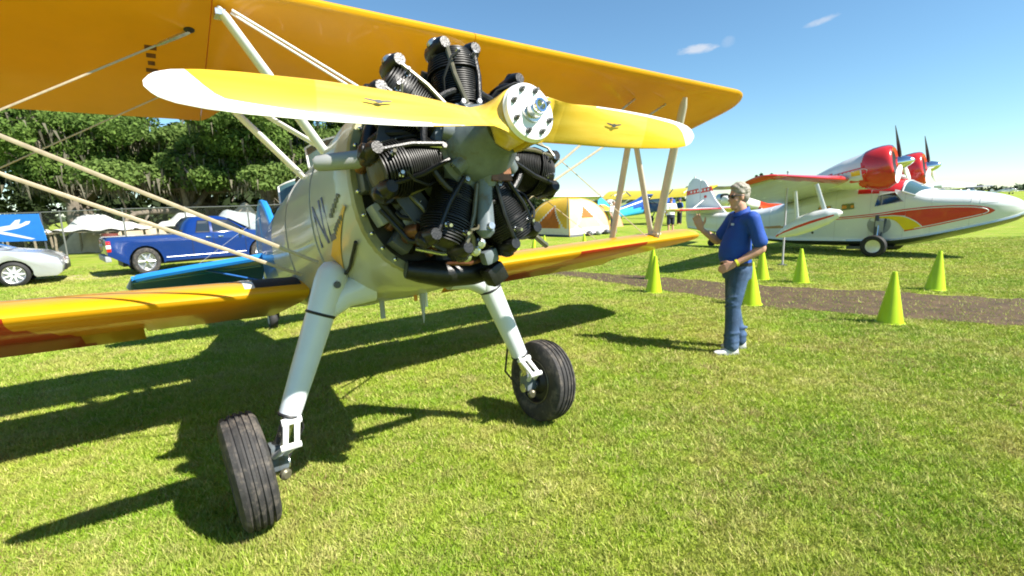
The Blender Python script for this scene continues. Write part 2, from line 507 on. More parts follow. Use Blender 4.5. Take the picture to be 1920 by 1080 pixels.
NEAR = [(-1.5, 13.4), (0.0, 12.1), (1.3, 11.05), (2.5, 9.2), (3.9, 7.1), (6.1, 5.65), (9.0, 4.6), (14, 3.6)]
FAR = [(-1.5, 13.6), (0.5, 12.4), (1.9, 11.5), (3.3, 10.3), (4.9, 8.95), (7.7, 7.2), (10.5, 6.2), (15, 5.3)]
def along(pl, n):
    d = [0]
    for a, b in zip(pl, pl[1:]): d.append(d[-1] + math.dist(a, b))
    return [(interp(t, d, [q[0] for q in pl]), interp(t, d, [q[1] for q in pl])) for t in np.linspace(0, d[-1], n)]
def ragged(pl, n, amp):
    """edge that wanders sideways only, with small tufts biting into it"""
    pts = along(pl, n); nz_ = rng.normal(0, 1, n + 40)
    k = np.hanning(9); slow = np.convolve(nz_, k / k.sum(), 'same') * 2.0; fast = rng.normal(0, 0.45, n + 40)
    out = []
    for i, (x, y) in enumerate(pts):
        a, b = pts[max(0, i - 1)], pts[min(n - 1, i + 1)]
        L_ = math.dist(a, b) or 1
        d = (slow[i] + fast[i]) * amp
        out.append((x - (b[1] - a[1]) / L_ * d, y + (b[0] - a[0]) / L_ * d))
    return out
near_l, far_l = ragged(NEAR, 160, 0.08), ragged(FAR, 160, 0.08)
mb = MB()
mb.add([(x, y, 0.006) for x, y in near_l] + [(x, y, 0.006) for x, y in far_l], [(i, i + 1, 161 + i, 160 + i) for i in range(159)])
tag(mb.build('dirt_track', M['dirt'], smooth=0), kind='structure')
track_poly = along(NEAR, 40) + along(FAR, 40)[::-1]

mb = MB()
sa = ragged([(-30, 6.5), (-17, 11.2), (-12.5, 12.6), (-8.6, 14.6), (-5, 17.6)], 80, 0.12)
sb = ragged([(-30, 9.5), (-17.5, 13.0), (-13.0, 14.3), (-9.6, 16.0), (-5.5, 19)], 80, 0.12)
mb.add([(x, y, 0.005) for x, y in sa] + [(x, y, 0.005) for x, y in sb], [(i, i + 1, 81 + i, 80 + i) for i in range(79)])
tag(mb.build('sandy_track', M['sand'], smooth=0), kind='structure')

def make_grass():
    N = 1300000
    # denser close by, thinning out with distance
    u = rng.random(N)
    y0, y1 = 1.15, 17.0
    a = 0.45
    Y = (y0 ** a + u * (y1 ** a - y0 ** a)) ** (1 / a)
    X = (rng.random(N) * 2 - 1) * (1.12 * Y + 0.7)
    # blades stand in tufts of about twenty
    nt_ = N // 18
    ti = rng.integers(0, nt_, N); loose = rng.random(N) < 0.3
    tx, ty = X[:nt_].copy(), Y[:nt_].copy()
    tr_ = (0.009 + 0.016 * rng.random(nt_)) * np.clip(0.7 + 0.13 * ty, 0.8, 2.2)
    ox, oy = rng.normal(0, 1, N), rng.normal(0, 1, N)
    X = np.where(loose, X, tx[ti] + ox * tr_[ti]); Y = np.where(loose, Y, ty[ti] + oy * tr_[ti])
    LEAN = np.arctan2(oy, ox)
    # keep the dirt mostly bare
    keep = np.ones(N, bool)
    px = np.array([q[0] for q in track_poly]); py = np.array([q[1] for q in track_poly])
    near = np.where((X > -2) & (Y > 3) & (Y < 14))[0]
    ins = np.zeros(len(near), bool); j = len(px) - 1
    for i in range(len(px)):
        cond = ((py[i] > Y[near]) != (py[j] > Y[near])) & (X[near] < (px[j] - px[i]) * (Y[near] - py[i]) / (py[j] - py[i] + 1e-9) + px[i])
        ins ^= cond; j = i
    drop = ins & (rng.random(len(near)) > 0.13)
    keep[near[drop]] = False
    X, Y, LEAN = X[keep], Y[keep], LEAN[keep]; n = len(X)
    sc_ = np.clip(0.75 + 0.11 * Y, 0.8, 2.2)
    h = (0.012 + 0.022 * rng.random(n) ** 1.6) * np.clip(sc_, 0.8, 1.35)
    wd = (0.0018 + 0.0022 * rng.random(n)) * sc_ * 1.05
    broad = rng.random(n) < 0.035
    wd[broad] *= 2.6; h[broad] *= 0.75
    th = LEAN + PI / 2 + rng.normal(0, 0.8, n)
    ph = LEAN + rng.normal(0, 0.9, n)
    ln = h * (0.35 + 1.1 * rng.random(n))
    for wx, wy in ((-1.38, 2.27), (0.27, 3.50)):       # longer grass the mower left round the tyres
        dd = np.hypot(X - wx, Y - wy); h *= 1 + 0.55 * np.clip(1 - dd / 0.55, 0, 1)
    V = np.zeros((n, 3, 3))
    V[:, 0, 0] = X - np.cos(th) * wd; V[:, 0, 1] = Y - np.sin(th) * wd
    V[:, 1, 0] = X + np.cos(th) * wd; V[:, 1, 1] = Y + np.sin(th) * wd
    V[:, 2, 0] = X + np.cos(ph) * ln; V[:, 2, 1] = Y + np.sin(ph) * ln; V[:, 2, 2] = h
    V[:, 0:2, 2] = -0.003
    o = pydata_np('grass', V.reshape(-1, 3), 3, np.arange(n * 3), M['grass'])
    tag(o, 'short mown lawn with dry straw patches', 'grass', kind='stuff')
make_grass()

# ------------------------------------------------------------------ the yellow biplane
BP = empty('biplane', (-0.5565, 2.89, 0), math.atan2(-math.cos(0.6349), math.sin(0.6349)))
tag(BP, 'yellow winged biplane with exposed black radial engine and wooden propeller', 'airplane')
AL = R(12.5)
HX, HZ = 1.016, 1.985
def loc(s, y, t):
    """distance behind the propeller, to port, above the thrust line -> biplane frame"""
    return Vector((HX - s * math.cos(AL) - t * math.sin(AL), y, HZ - s * math.sin(AL) + t * math.cos(AL)))
AX = Vector((math.cos(AL), 0, math.sin(AL)))      # forward along the thrust line

# fuselage sections: s, half width, t of widest part, top, bottom
FS = [(0.74, 0.47, -0.06, 0.42, -0.55), (0.80, 0.495, -0.06, 0.44, -0.585), (0.95, 0.50, -0.07, 0.45, -0.605), (1.3, 0.495, -0.08, 0.45, -0.615),
      (1.75, 0.485, -0.08, 0.46, -0.615), (2.3, 0.475, -0.06, 0.48, -0.61), (3.0, 0.44, -0.03, 0.50, -0.56), (3.6, 0.39, 0.0, 0.50, -0.48),
      (4.3, 0.31, 0.06, 0.45, -0.35), (5.0, 0.20, 0.12, 0.40, -0.18), (5.6, 0.09, 0.18, 0.33, 0.0), (5.85, 0.03, 0.18, 0.28, 0.06)]
_fs = np.array(FS)
def fsec(s):
    return [interp(s, _fs[:, 0], _fs[:, k]) for k in (1, 2, 3, 4)]
def fpoint(s, a, off=0.0):
    wv, tm, tp, bt = fsec(s)
    c, q = math.cos(a), math.sin(a)
    e = 0.78
    y = (wv + off) * math.copysign(abs(c) ** e, c)
    t = tm + (tp - tm + off) * abs(q) ** 0.9 if q >= 0 else tm - (tm - bt + off) * abs(q) ** 0.8
    return loc(s, y, t)
def fside(s, t, off=0.004):
    """starboard skin point at height t"""
    wv, tm, tp, bt = fsec(s)
    k = (t - tm) / (tp - tm) if t >= tm else (tm - t) / (tm - bt)
    q = min(1, k) ** (1 / (0.9 if t >= tm else 0.8))
    y = wv * max(0, 1 - q * q) ** 0.39
    return loc(s, -(y + off), t)
def fus(name, s0, s1, n, m, cap0, cap1):
    mb = MB()
    mb.rings([[fpoint(s, 2 * PI * k / 64) for k in range(64)] for s in np.linspace(s0, s1, n)], 0, cap0, cap1)
    return mb.build(name, m, BP, smooth=50)
fus('fuselage', 0.74, 2.98, 28, M['silver'], False, False)
fus('aft_fuselage', 2.985, 5.85, 24, M['blue'], False, True)
# skin joints, lettering, stripe and cable on the starboard side
for s_ in (1.42, 2.2):
    MB().tube([fpoint(s_, a, 0.002) for a in np.linspace(0, 2 * PI, 60)], 0.004, 5).build('panel_seam', M['grey'], BP)
def side_text(body, size, s0, t0, slant, m, name):
    vs_, fs_ = text_mesh(body, size)
    mb = MB()
    mb.add([fside(s0 - v.x * 0.75 - v.y * slant, t0 + v.y, 0.004 + max(0, v.z)) for v in vs_], fs_)
    return mb.build(name, m, BP, smooth=0)
side_text('NL', 0.36, 1.36, -0.27, -0.10, M['navy'], 'lettering')
for k, (s0, t0, s1, t1) in enumerate([(1.03, -0.16, 0.84, -0.08), (1.02, -0.24, 0.86, -0.19)]):
    mb = MB(); n = 26
    pts = []
    for i in range(n):
        q = i / (n - 1)
        pts.append(fside(lerp(s0, s1, q), lerp(t0, t1, q) + 0.018 * math.sin(q * 31 + k) * (1 - 0.3 * q), 0.004))
    mb.tube(pts, 0.0055, 5); mb.build('script_lettering', M['script'], BP)
mb = MB()
g = []
for i in range(14):
    q = i / 13
    s_, t_ = lerp(0.80, 1.20, q), lerp(-0.15, -0.375, q)
    wd = lerp(0.008, 0.045, q)
    g.append([fside(s_ - wd * 0.7, t_ - wd, 0.004), fside(s_, t_, 0.005), fside(s_ + wd * 0.7, t_ + wd, 0.004)])
mb.rings(g, 0, False, False, closed=False)
mb.build('amber_stripe', M['amber_stripe'], BP)
MB().tube([fside(lerp(0.80, 1.28, q), -0.33 - 0.12 * q - 0.03 * math.sin(q * PI), 0.012) for q in np.linspace(0, 1, 16)], 0.009, 8).build('rubber_hose', M['rubber_dark'], BP)
# belly: drain stubs
for s_, y_, l_, r_, m_ in [(1.55, -0.10, 0.13, 0.017, 'grey'), (1.35, 0.05, 0.05, 0.012, 'orange'), (1.30, 0.10, 0.10, 0.009, 'strut_white')]:
    a = loc(s_, y_, -0.60)
    MB().tube([a, a - Vector((0, 0, l_))], r_, 8).build('drain_tube', M[m_], BP)
a = loc(1.25, 0.05, -0.60)
MB().tube([a, a - Vector((0, 0, 0.06)), a - Vector((0, 0, 0.2))], [0.022, 0.018, 0.003], 8).build('drain_mast', M['grey'], BP)
# windscreens
for s_ in (2.0, 3.1):
    mb = MB(); rr = []
    for k in range(13):
        a = lerp(-1.1, 1.1, k / 12)
        wv = 0.30
        rr.append([loc(s_ + 0.10 * (1 - math.cos(a)) * 2.2, wv * math.sin(a), 0.44), loc(s_ + 0.14 + 0.10 * (1 - math.cos(a)) * 2.2, wv * 0.88 * math.sin(a), 0.70 - 0.06 * abs(a))])
    mb.rings(rr, 0, False, False, closed=False)
    ws = mb.build('windscreen', M['wglass'], BP)
    for i in (0, 6, 12):
        MB().tube([rr[i][0], rr[i][1]], 0.009, 6).build('windscreen_frame', M['strut_white'], ws)
    MB().tube([q[1] for q in rr], 0.008, 6).build('windscreen_frame', M['strut_white'], ws)
    mb = MB(); mb.lathe([(0, 0.26), (0.03, 0.27), (0.05, 0.24)], loc(s_ + 0.55, 0, 0.455), (-math.sin(AL), 0, math.cos(AL)), 24)
    mb.build('cockpit_rim', M['rubber_dark'], BP)

# wings -------------------------------------------------------------
AU = [0, 0.006, 0.0125, 0.025, 0.05, 0.1, 0.2, 0.3, 0.4, 0.5, 0.6, 0.7, 0.8, 0.9, 1.0]
AT = [0.035, 0.048, 0.055, 0.065, 0.079, 0.096, 0.1136, 0.117, 0.114, 0.105, 0.0915, 0.0735, 0.0522, 0.028, 0.003]
ABt = [0.035, 0.025, 0.0193, 0.0147, 0.0093, 0.0042, 0.0003, 0, 0, 0, 0, 0, 0, 0, 0]
US = np.concatenate([[0, 0.004, 0.010, 0.02, 0.035, 0.055, 0.08], np.linspace(0.11, 1.0, 24)])
def wing_section(y, lex, lez, ch, gm, umin=0.0, umax=1.0, thick=1.0, defl=0.0):
    """closed section; umin..umax lets a wing end ahead of its aileron"""
    us = umin + (umax - umin) * US if umin == 0 else np.linspace(umin, umax, 12)
    top = [(u_, interp(u_, AU, AT) * thick) for u_ in us]
    bot = [(u_, interp(u_, AU, ABt) * thick) for u_ in us]
    pts = top[::-1] + bot[1 if umin == 0 else 0:]
    out = []
    for u_, h in pts:
        if defl:
            du, dh = u_ - umin, h - 0.045
            u2 = umin + du * math.cos(defl) + dh * math.sin(defl); h = 0.045 - du * math.sin(defl) + dh * math.cos(defl); u_ = u2
        hh = h - 0.035
        out.append(Vector((lex - u_ * ch * math.cos(gm) - hh * ch * math.sin(gm), y, lez - u_ * ch * math.sin(gm) + hh * ch * math.cos(gm))))
    return out
def wing(name, ys, sec, mats, matfn=None, parent=None):
    mb = MB(); mb.rings([sec(y) for y in ys])
    return mb.build(name, mats, parent if parent is not None else BP, smooth=45, matfn=matfn)
def tipshrink(y, yt, r):
    """0..1 chord factor of a rounded tip"""
    d = (abs(y) - (yt - r)) / r
    return 1.0 if d <= 0 else max(0.02, math.sqrt(max(0, 1 - d * d)))
UG, LG = 0.285, 0.25
UCH, LCH = 1.57, 1.50
LZ = 1.08
def up_sec(y):
    f = tipshrink(y, 4.88, 0.42)
    cut = 1.0
    if abs(y) < 0.828: cut = 0.74 + 0.26 * min(1, max(0, (abs(y) - 0.52) / 0.28)) ** 1.5
    sh = 0.30 * (1 - f) * UCH
    return wing_section(y, -0.534 - sh * math.cos(UG), 2.872 - sh * math.sin(UG), UCH * (0.35 + 0.65 * f) if f < 1 else UCH, UG, 0, cut, 1.0 if f == 1 else 0.3 + 0.7 * f)
def up_mat(c):
    le = (-0.534 - c.x) / UCH
    top = c.z > 2.872 + 0.042 - max(0, -0.534 - c.x) * 0.20
    return 1 if top and 2.15 - 0.25 * le < abs(c.y) < 3.15 - 0.25 * le else 0
def spaced(a, b, step, tip=None):
    n = max(2, int(abs(b - a) / step)); ys = list(np.linspace(a, b, n))
    if tip: ys = [y for y in ys if abs(y) < abs(tip) - 0.44] + [math.copysign(abs(tip) - 0.42 * (1 - math.sin(q)), tip) for q in np.linspace(0, PI / 2 - 0.03, 14)]
    return ys
wing('upper_centre_section', spaced(-0.826, 0.826, 0.05), up_sec, [M['wing_yellow'], M['wing_red']], up_mat)
wing('upper_wing_panel', spaced(0.832, 4.88, 0.05, 4.88), up_sec, [M['wing_yellow'], M['wing_red']], up_mat)
wing('upper_wing_panel', spaced(-0.832, -4.88, 0.05, -4.88), up_sec, [M['wing_yellow'], M['wing_red']], up_mat)
AI0, AI1 = 1.38, 4.15
def lo_sec(y):
    f = tipshrink(y, 4.72, 0.42)
    um = 0.775 if AI0 < abs(y) < AI1 else 1.0
    sh = 0.30 * (1 - f) * LCH
    return wing_section(y, -0.9525 - sh * math.cos(LG), LZ + 0.025 * abs(y) - sh * math.sin(LG), LCH * (0.35 + 0.65 * f) if f < 1 else LCH, LG, 0, um, 1.15 * (1.0 if f == 1 else 0.3 + 0.7 * f))
def ai_sec(y):
    return wing_section(y, -0.9525, LZ + 0.025 * abs(y), LCH, LG, 0.79, 1.0, 1.15, 0.22 if y < 0 else 0.16)
def lo_mat(c):
    d = -0.9525 - c.x
    under = c.z < LZ + 0.025 * abs(c.y) - d * math.tan(LG) + 0.012      # the bands are on the under side only
    return 1 if under and (2.30 if c.y > 0 else 1.95) - 0.16 * d < abs(c.y) < 3.36 - 0.22 * d else 0
for sg in (1, -1):
    ys = [sg * q for q in [0.40] + spaced(0.45, AI0 - 0.001, 0.05) + spaced(AI0 + 0.001, AI1 - 0.001, 0.05) + spaced(AI1 + 0.001, 4.72, 0.05, 4.72)]
    wing('lower_wing_panel', ys, lo_sec, [M['wing_yellow'], M['wing_red']], lo_mat)
    wing('aileron', [sg * q for q in spaced(AI0 + 0.015, AI1 - 0.015, 0.06)], ai_sec, [M['wing_yellow'], M['wing_red']], lo_mat)
    # aileron hinge brackets
    for yy in (1.9, 3.6):
        c = Vector((-0.9525 - 0.78 * LCH * math.cos(LG), sg * yy, LZ + 0.025 * yy - 0.78 * LCH * math.sin(LG) - 0.012))
        MB().box(c, (0.10, 0.02, 0.05)).build('aileron_hinge', M['strut_cream'], BP)
    # walkway and its pale edge strip, both lie on top of the wing root
    def on_top(y, u_, off):
        le = Vector((-0.9525, y, LZ + 0.025 * abs(y))); h = interp(u_, AU, AT) * 1.15 - 0.035
        return le + Vector((-math.cos(LG), 0, -math.sin(LG))) * (u_ * LCH) + Vector((-math.sin(LG), 0, math.cos(LG))) * (h * LCH + off)
    for nm, ya, yb, mk in (('wing_walk', 0.44, 0.735, 'wing_black'), ('wing_walk_border', 0.737, 0.80, 'cream')):
        uu = np.linspace(0.02, 0.95, 30)
        mb = MB()
        mb.rings([[on_top(sg * ya, q, 0.004), on_top(sg * (ya + yb) / 2, q, 0.005), on_top(sg * yb, q, 0.004), on_top(sg * yb, q, -0.004), on_top(sg * ya, q, -0.004)] for q in uu])
        mb.build(nm, M[mk], BP, smooth=30)
# rib tapes on the fabric, seen as faint ridges
def rib_tapes(sec, ys, name):
    mb = MB()
    for y in ys:
        a, b = sec(y - 0.018), sec(y + 0.018)
        mid = sec(y)
        c = sum(mid, Vector()) / len(mid)
        n_ = len(a)
        rr = []
        for q0, q1 in zip(a, b):
            o_ = Vector((0, 0, 1 if q0.z > c.z - (c.x - q0.x) * 0.28 else -1)) * 0.0022
            rr.append([q0 + o_ * 0.2, (q0 + q1) / 2 + o_, q1 + o_ * 0.2])
        mb.rings(rr[2:-2], 0, False, False, closed=False)
    o = mb.build(name, M['wing_yellow'], BP, smooth=60, fixn=False); o['kind'] = 'stuff'
# fuel tank drain and fittings under the centre section
mb = MB(); mb.lathe([(0, 0.05), (-0.03, 0.05), (-0.045, 0.02)], (-1.28, -0.66, 2.58), (0.28, 0, 0.96), 16)
mb.build('tank_sump', M['grey'], BP)
for k in range(6):
    q = up_sec(-1.12)
    u_ = 0.40 + 0.055 * k
    c = Vector((-0.534 - u_ * UCH * math.cos(UG) + 0.035 * UCH * math.sin(UG), -1.12, 2.872 - u_ * UCH * math.sin(UG) - 0.035 * UCH * math.cos(UG) - 0.002))
    MB().box(c, (0.045, 0.06 - 0.012 * (k % 3), 0.002), 0, Matrix.Rotation(-UG, 3, 'Y')).build('stencil_mark', M['copper'], BP, smooth=0)
# struts ------------------------------------------------------------
def strut(a, b, r, flat=0.42, m='strut_cream', name='interplane_strut', n=12):
    a, b = Vector(a), Vector(b); L_ = (b - a)
    pts = [a, a + L_ * 0.06, a + L_ * 0.5, b - L_ * 0.06, b]
    o = MB().tube(pts, [r * 0.55, r, r * 1.08, r, r * 0.55], n, 0, flat, up=(1, 0, 0)).build(name, M[m], BP)
    return o
for sg in (1, -1):
    lf, lr_ = (-1.03, sg * 3.6, 1.13), (-1.741, sg * 3.6, 0.98)
    uf, ur = (-0.66, sg * 3.6, 2.74), (-1.38, sg * 3.6, 2.60)
    strut(lf, uf, 0.052); strut(lr_, ur, 0.046)
    strut((lf[0] - 0.03, lf[1], lf[2] + 0.03), (ur[0], ur[1], ur[2] - 0.03), 0.038)
    for q in (lf, lr_): MB().box(Vector(q) + Vector((0, 0, 0.12)), (0.14, 0.07, 0.02)).build('strut_fitting', M['strut_cream'], BP)
    # cabane
    cb = loc(1.32, sg * 0.365, 0.25); ct = Vector((-0.64, sg * 0.80, 2.77))
    strut(cb, ct, 0.046, 0.5, 'strut_white', 'cabane_strut')
    rb = loc(1.86, sg * 0.365, 0.27); rt_ = Vector((-1.50, sg * 0.80, 2.53))
    strut(rb, rt_, 0.040, 0.5, 'strut_white', 'cabane_strut')
    strut(cb + Vector((-0.05, 0, 0.05)), Vector((-1.44, sg * 0.80, 2.55)), 0.022, 0.6, 'strut_white', 'cabane_diagonal')
    for q in (cb, rb):
        MB().ell(q, (0.05, 0.035, 0.035)).build('cabane_fitting', M['strut_white'], BP)
        MB().tube([q + Vector((0.03, 0, 0)), q + Vector((0.08, -sg * 0.0, -0.03)), q + Vector((0.16, 0, 0.01)), q + Vector((0.22, 0, 0.09))], 0.012, 6).build('fuel_line', M['strut_white'], BP)
    MB().box(ct + Vector((0, 0, -0.03)), (0.10, 0.05, 0.03)).build('cabane_fitting', M['steel'], BP)
    # roll wires between the cabanes
    for k in (0, 1):
        MB().tube([Vector((-0.60 - 0.05 * k, -sg * 0.74, 2.76)), loc(1.15 + 0.06 * k, sg * 0.30, 0.36)], 0.007, 6).build('roll_wire', M['strut_white'], BP)
    # flying and landing wires
    for a, b, r_ in [((-0.35, sg * 0.48, 1.34), (-0.86, sg * 3.0, 2.70), 0.012), ((-0.70, sg * 0.50, 1.235), (-0.84, sg * 3.5, 2.69), 0.012),
                     ((-0.9, sg * 0.93, 2.70), (-1.05, sg * 3.56, 1.17), 0.006), ((-1.5, sg * 0.93, 2.53), (-1.75, sg * 3.56, 1.04), 0.005)]:
        a, b = Vector(a), Vector(b)
        nm = 'flying_wire' if r_ > 0.01 else 'landing_wire'
        MB().tube([a, b], r_, 6, 0, 0.6).build(nm, M['wire'], BP)
        if r_ < 0.01:
            d = (b - a).normalized()
            MB().tube([a, a + d * 0.03, a + d * 0.16, a + d * 0.2], [0.012, 0.014, 0.011, 0.006], 6).build('wire_fork', M['steel'], BP)
            MB().ell(a + Vector((0, 0, 0.012)), (0.035, 0.03, 0.018)).build('wire_boot', M['black'], BP)
        else:
            d = (a - b).normalized()
            MB().tube([b, b + d * 0.18], [0.014, 0.008], 6).build('wire_fork', M['steel'], BP)

# tail --------------------------------------------------------------
def plate(name, outline, fn, th, m, mr, parent):
    """tail surface: flat body with a thicker rounded edge tube"""
    mb = MB(); mb.prism(outline, fn, -th, th)
    o = mb.build(name, m, parent, smooth=30)
    mb = MB(); pts = [fn(q, 0) for q in outline]; mb.tube(pts, th * 1.5, 8)
    mb.build('edge_tube', mr, o)
    return o
for sg in (1, -1):
    root = loc(5.05, 0, 0.24)
    def st_fn(q, d, sg=sg): return Vector((root.x - q[0], sg * q[1], root.z - min(q[0], 0.56) * 0.24 - max(0, q[0] - 0.56) * 0.62 - q[1] * 0.055 + d))
    out = [(0.0, 0.06), (0.10, 0.35), (0.24, 0.9), (0.38, 1.30), (0.47, 1.44), (0.555, 1.50), (0.555, 0.06)]
    plate('tailplane', out, st_fn, 0.030, M['blue'], M['blue_sunlit'], BP)
    out = [(0.575, 0.06), (0.575, 1.50), (0.70, 1.53), (0.84, 1.44), (1.02, 1.15), (1.12, 0.7), (1.14, 0.3), (1.05, 0.06)]
    plate('elevator', out, st_fn, 0.024, M['blue'], M['blue'], BP)
    MB().tube([loc(5.15, sg * 0.1, -0.1), st_fn((0.3, 0.8), -0.02)], 0.014, 6).build('tail_brace', M['blue'], BP)
    MB().tube([loc(5.4, 0, 0.85), st_fn((0.4, 0.9), 0.02)], 0.0025, 5).build('tail_wire', M['grey'], BP)
def fin_fn(q, d): return loc(q[0], d, q[1])
plate('tail_fin', [(4.85, 0.36), (5.05, 0.55), (5.28, 0.84), (5.45, 0.98), (5.60, 1.03), (5.75, 0.99), (5.75, 0.30)], fin_fn, 0.030, M['blue'], M['blue_sunlit'], BP)
plate('rudder', [(5.79, 0.98), (6.0, 0.92), (6.2, 0.72), (6.3, 0.45), (6.25, 0.15), (6.05, -0.06), (5.79, -0.05)], fin_fn, 0.026, M['blue'], M['blue_sunlit'], BP)
tl = Vector((-4.88, 0, 0.13))
o = MB().lathe([(-0.05, 0.06), (-0.05, 0.115), (-0.03, 0.13), (0.03, 0.13), (0.05, 0.115), (0.05, 0.06)], tl, (0, 1, 0), 20).build('tail_wheel', M['rubber_dark'], BP)
MB().lathe([(-0.054, 0.0), (-0.054, 0.06), (0.054, 0.06), (0.054, 0)], tl, (0, 1, 0), 16).build('tail_wheel_hub', M['white'], o)
MB().tube([tl + Vector((0, 0.075, 0)), tl + Vector((0.05, 0.075, 0.2)), loc(5.55, 0, 0.05)], [0.02, 0.025, 0.04], 8).build('tail_wheel_strut', M['black'], BP)

# undercarriage -------------------------------------------------------
for sg in (1, -1):
    top, bot = Vector((-0.10, sg * 0.455, 1.34)), Vector((-0.055, sg * 0.785, 0.56))
    d = (bot - top)
    leg = MB().tube([top - d * 0.02, top + d * 0.0, top + d * 0.05, top + d * 0.12, top + d * 0.3, top + d * 0.7, bot], [0.03, 0.062, 0.082, 0.086, 0.077, 0.066, 0.057], 24).build('landing_gear_leg', M['leg_shade_grey'], BP)
    # fairing that spreads into the belly
    MB().tube([top + d * 0.20 + Vector((-0.02, -sg * 0.24, 0.03)), top + d * 0.22 + Vector((-0.01, -sg * 0.09, 0.0)), top + d * 0.36], [0.11, 0.082, 0.045], 16).build('leg_fairing', M['leg_shade_grey'], leg)
    for q in (0.33, 0.99):
        c = top + d * q
        rr_ = lerp(0.076, 0.057, (q - 0.3) / 0.7) + 0.003
        MB().lathe([(-0.008, rr_), (0.0, rr_ + 0.004), (0.008, rr_)], c, d, 20).build('leg_clamp', M['black'], leg)
    MB().lathe([(0, 0.02), (0.012, 0.016)], top + d * 0.12 + Vector((0.10, -sg * 0.01, 0)), (1, 0, 0.1), 12).build('inspection_hole', M['dark_grey'], leg)
    # oleo piston and torque links
    ax = Vector((-0.065, sg * 0.868, 0.305))
    MB().tube([bot, bot + d * 0.16, ax + Vector((-0.03, -sg * 0.01, 0.08))], [0.036, 0.036, 0.042], 12).build('oleo_piston', M['steel'], BP)
    kn = bot + d * 0.14 + Vector((0.13, -sg * 0.015, 0))
    for e in (-0.028, 0.028):
        MB().tube([bot + Vector((0.045, e, -0.015)), kn + Vector((0, e, 0))], [0.016, 0.013], 8).build('torque_link', M['strut_white'], BP)
        MB().tube([kn + Vector((0, e, 0)), ax + Vector((0.045, e - sg * 0.01, 0.07))], [0.013, 0.016], 8).build('torque_link', M['strut_white'], BP)
    MB().tube([bot + Vector((0.045, -0.05, -0.012)), bot + Vector((0.045, 0.05, -0.012))], 0.02, 8).build('link_pin', M['strut_white'], BP)
    MB().tube([kn + Vector((0, -0.05, 0)), kn + Vector((0, 0.05, 0))], 0.017, 8).build('link_pin', M['strut_white'], BP)
    MB().box(ax + Vector((0.0, -sg * 0.01, 0.05)), (0.10, 0.085, 0.14)).build('axle_block', M['eng_grey'], BP, bevel=0.015)
    MB().tube([ax - Vector((0, sg * 0.06, 0)), ax + Vector((0, sg * 0.14, 0))], 0.035, 12).build('axle', M['steel'], BP)
    MB().lathe([(0, 0.03), (0.02, 0.032), (0.03, 0.02)], ax + Vector((0.055, -sg * 0.02, -0.035)), (1, -sg * 0.4, -0.1), 12).build('axle_nut', M['tube_tan'], BP)
    MB().tube([bot + Vector((-0.06, -sg * 0.06, 0.1)), bot + Vector((-0.08, -sg * 0.08, -0.12)), ax + Vector((-0.05, -sg * 0.07, 0.0))], 0.008, 6).build('brake_line', M['black'], BP)
    # wheel, slightly splayed
    cw = Vector((-0.075, sg * 1.002, 0.318))
    axis = Vector((0, sg * math.cos(R(5)), math.sin(R(-5))))
    wl = MB()
    prof = [(-0.066, 0.155), (-0.084, 0.19), (-0.093, 0.23), (-0.088, 0.268), (-0.074, 0.294), (-0.069, 0.296)]
    for gx in (-0.046, -0.015, 0.015, 0.046):
        prof += [(gx - 0.0085, 0.310 - abs(gx) * 0.18), (gx - 0.005, 0.301 - abs(gx) * 0.18), (gx + 0.005, 0.301 - abs(gx) * 0.18), (gx + 0.0085, 0.310 - abs(gx) * 0.18)]
    prof += [(0.069, 0.296), (0.074, 0.294), (0.088, 0.268), (0.093, 0.23), (0.084, 0.19), (0.066, 0.155)]
    wl.lathe(prof, cw, axis, 64, caps=False)
    tyre = wl.build('tyre', M['rubber'], BP, smooth=24)
    MB().lathe([(-0.074, 0.0), (-0.074, 0.07), (-0.045, 0.10), (-0.04, 0.145), (-0.075, 0.162), (-0.066, 0.172), (0.066, 0.172), (0.075, 0.162), (0.052, 0.12), (0.075, 0.05), (0.08, 0.0)], cw, axis, 32).build('wheel_hub', M['black'], tyre, smooth=30)
    MB().lathe([(-0.079, 0.158), (-0.083, 0.163), (-0.079, 0.168)], cw, axis, 40, caps=False).build('rim_ring', M['tube_tan'], tyre)

# engine ---------------------------------------------------------------
def pol(s, r, th, y0=0.0, t0=0.0):
    return loc(s, y0 + r * math.cos(th), t0 + r * math.sin(th))
cc = MB().lathe([(-0.62, 0.20), (-0.60, 0.215), (-0.5, 0.22), (-0.33, 0.21), (-0.31, 0.18), (-0.26, 0.172), (-0.22, 0.155), (-0.17, 0.115), (-0.12, 0.10), (-0.03, 0.09)], loc(0, 0, 0), AX, 28).build('crankcase', M['eng_grey'], BP, smooth=30)
for k in range(14):
    MB().lathe([(0, 0.012), (0.012, 0.012)], pol(0.287, 0.198, 2 * PI * k / 14 + 0.1), AX, 6).build('case_bolt', M['steel'], cc, smooth=0)
MB().box(loc(0.245, 0.05, -0.15), (0.02, 0.11, 0.07), 0, Matrix.Rotation(-AL, 3, 'Y')).build('data_plate', M['copper'], cc)
# lobes of the nose case
for th in (R(-90), R(-38), R(-142), R(14), R(166)):
    MB().tube([pol(0.26, 0.10, th), pol(0.29, 0.195, th)], [0.05, 0.035], 10).build('case_lobe', M['eng_grey'], cc)
MB().tube([loc(0.29, -0.01, -0.15), loc(0.30, -0.02, -0.26), loc(0.30, -0.035, -0.36), loc(0.30, -0.045, -0.405), loc(0.30, -0.047, -0.43)], [0.036, 0.035, 0.04, 0.042, 0.02], 14).build('oil_sump', M['eng_grey'], BP)
MB().lathe([(0, 0.018), (0.016, 0.016)], loc(0.262, -0.04, -0.385), AX, 10).build('sump_plug', M['steel'], BP)

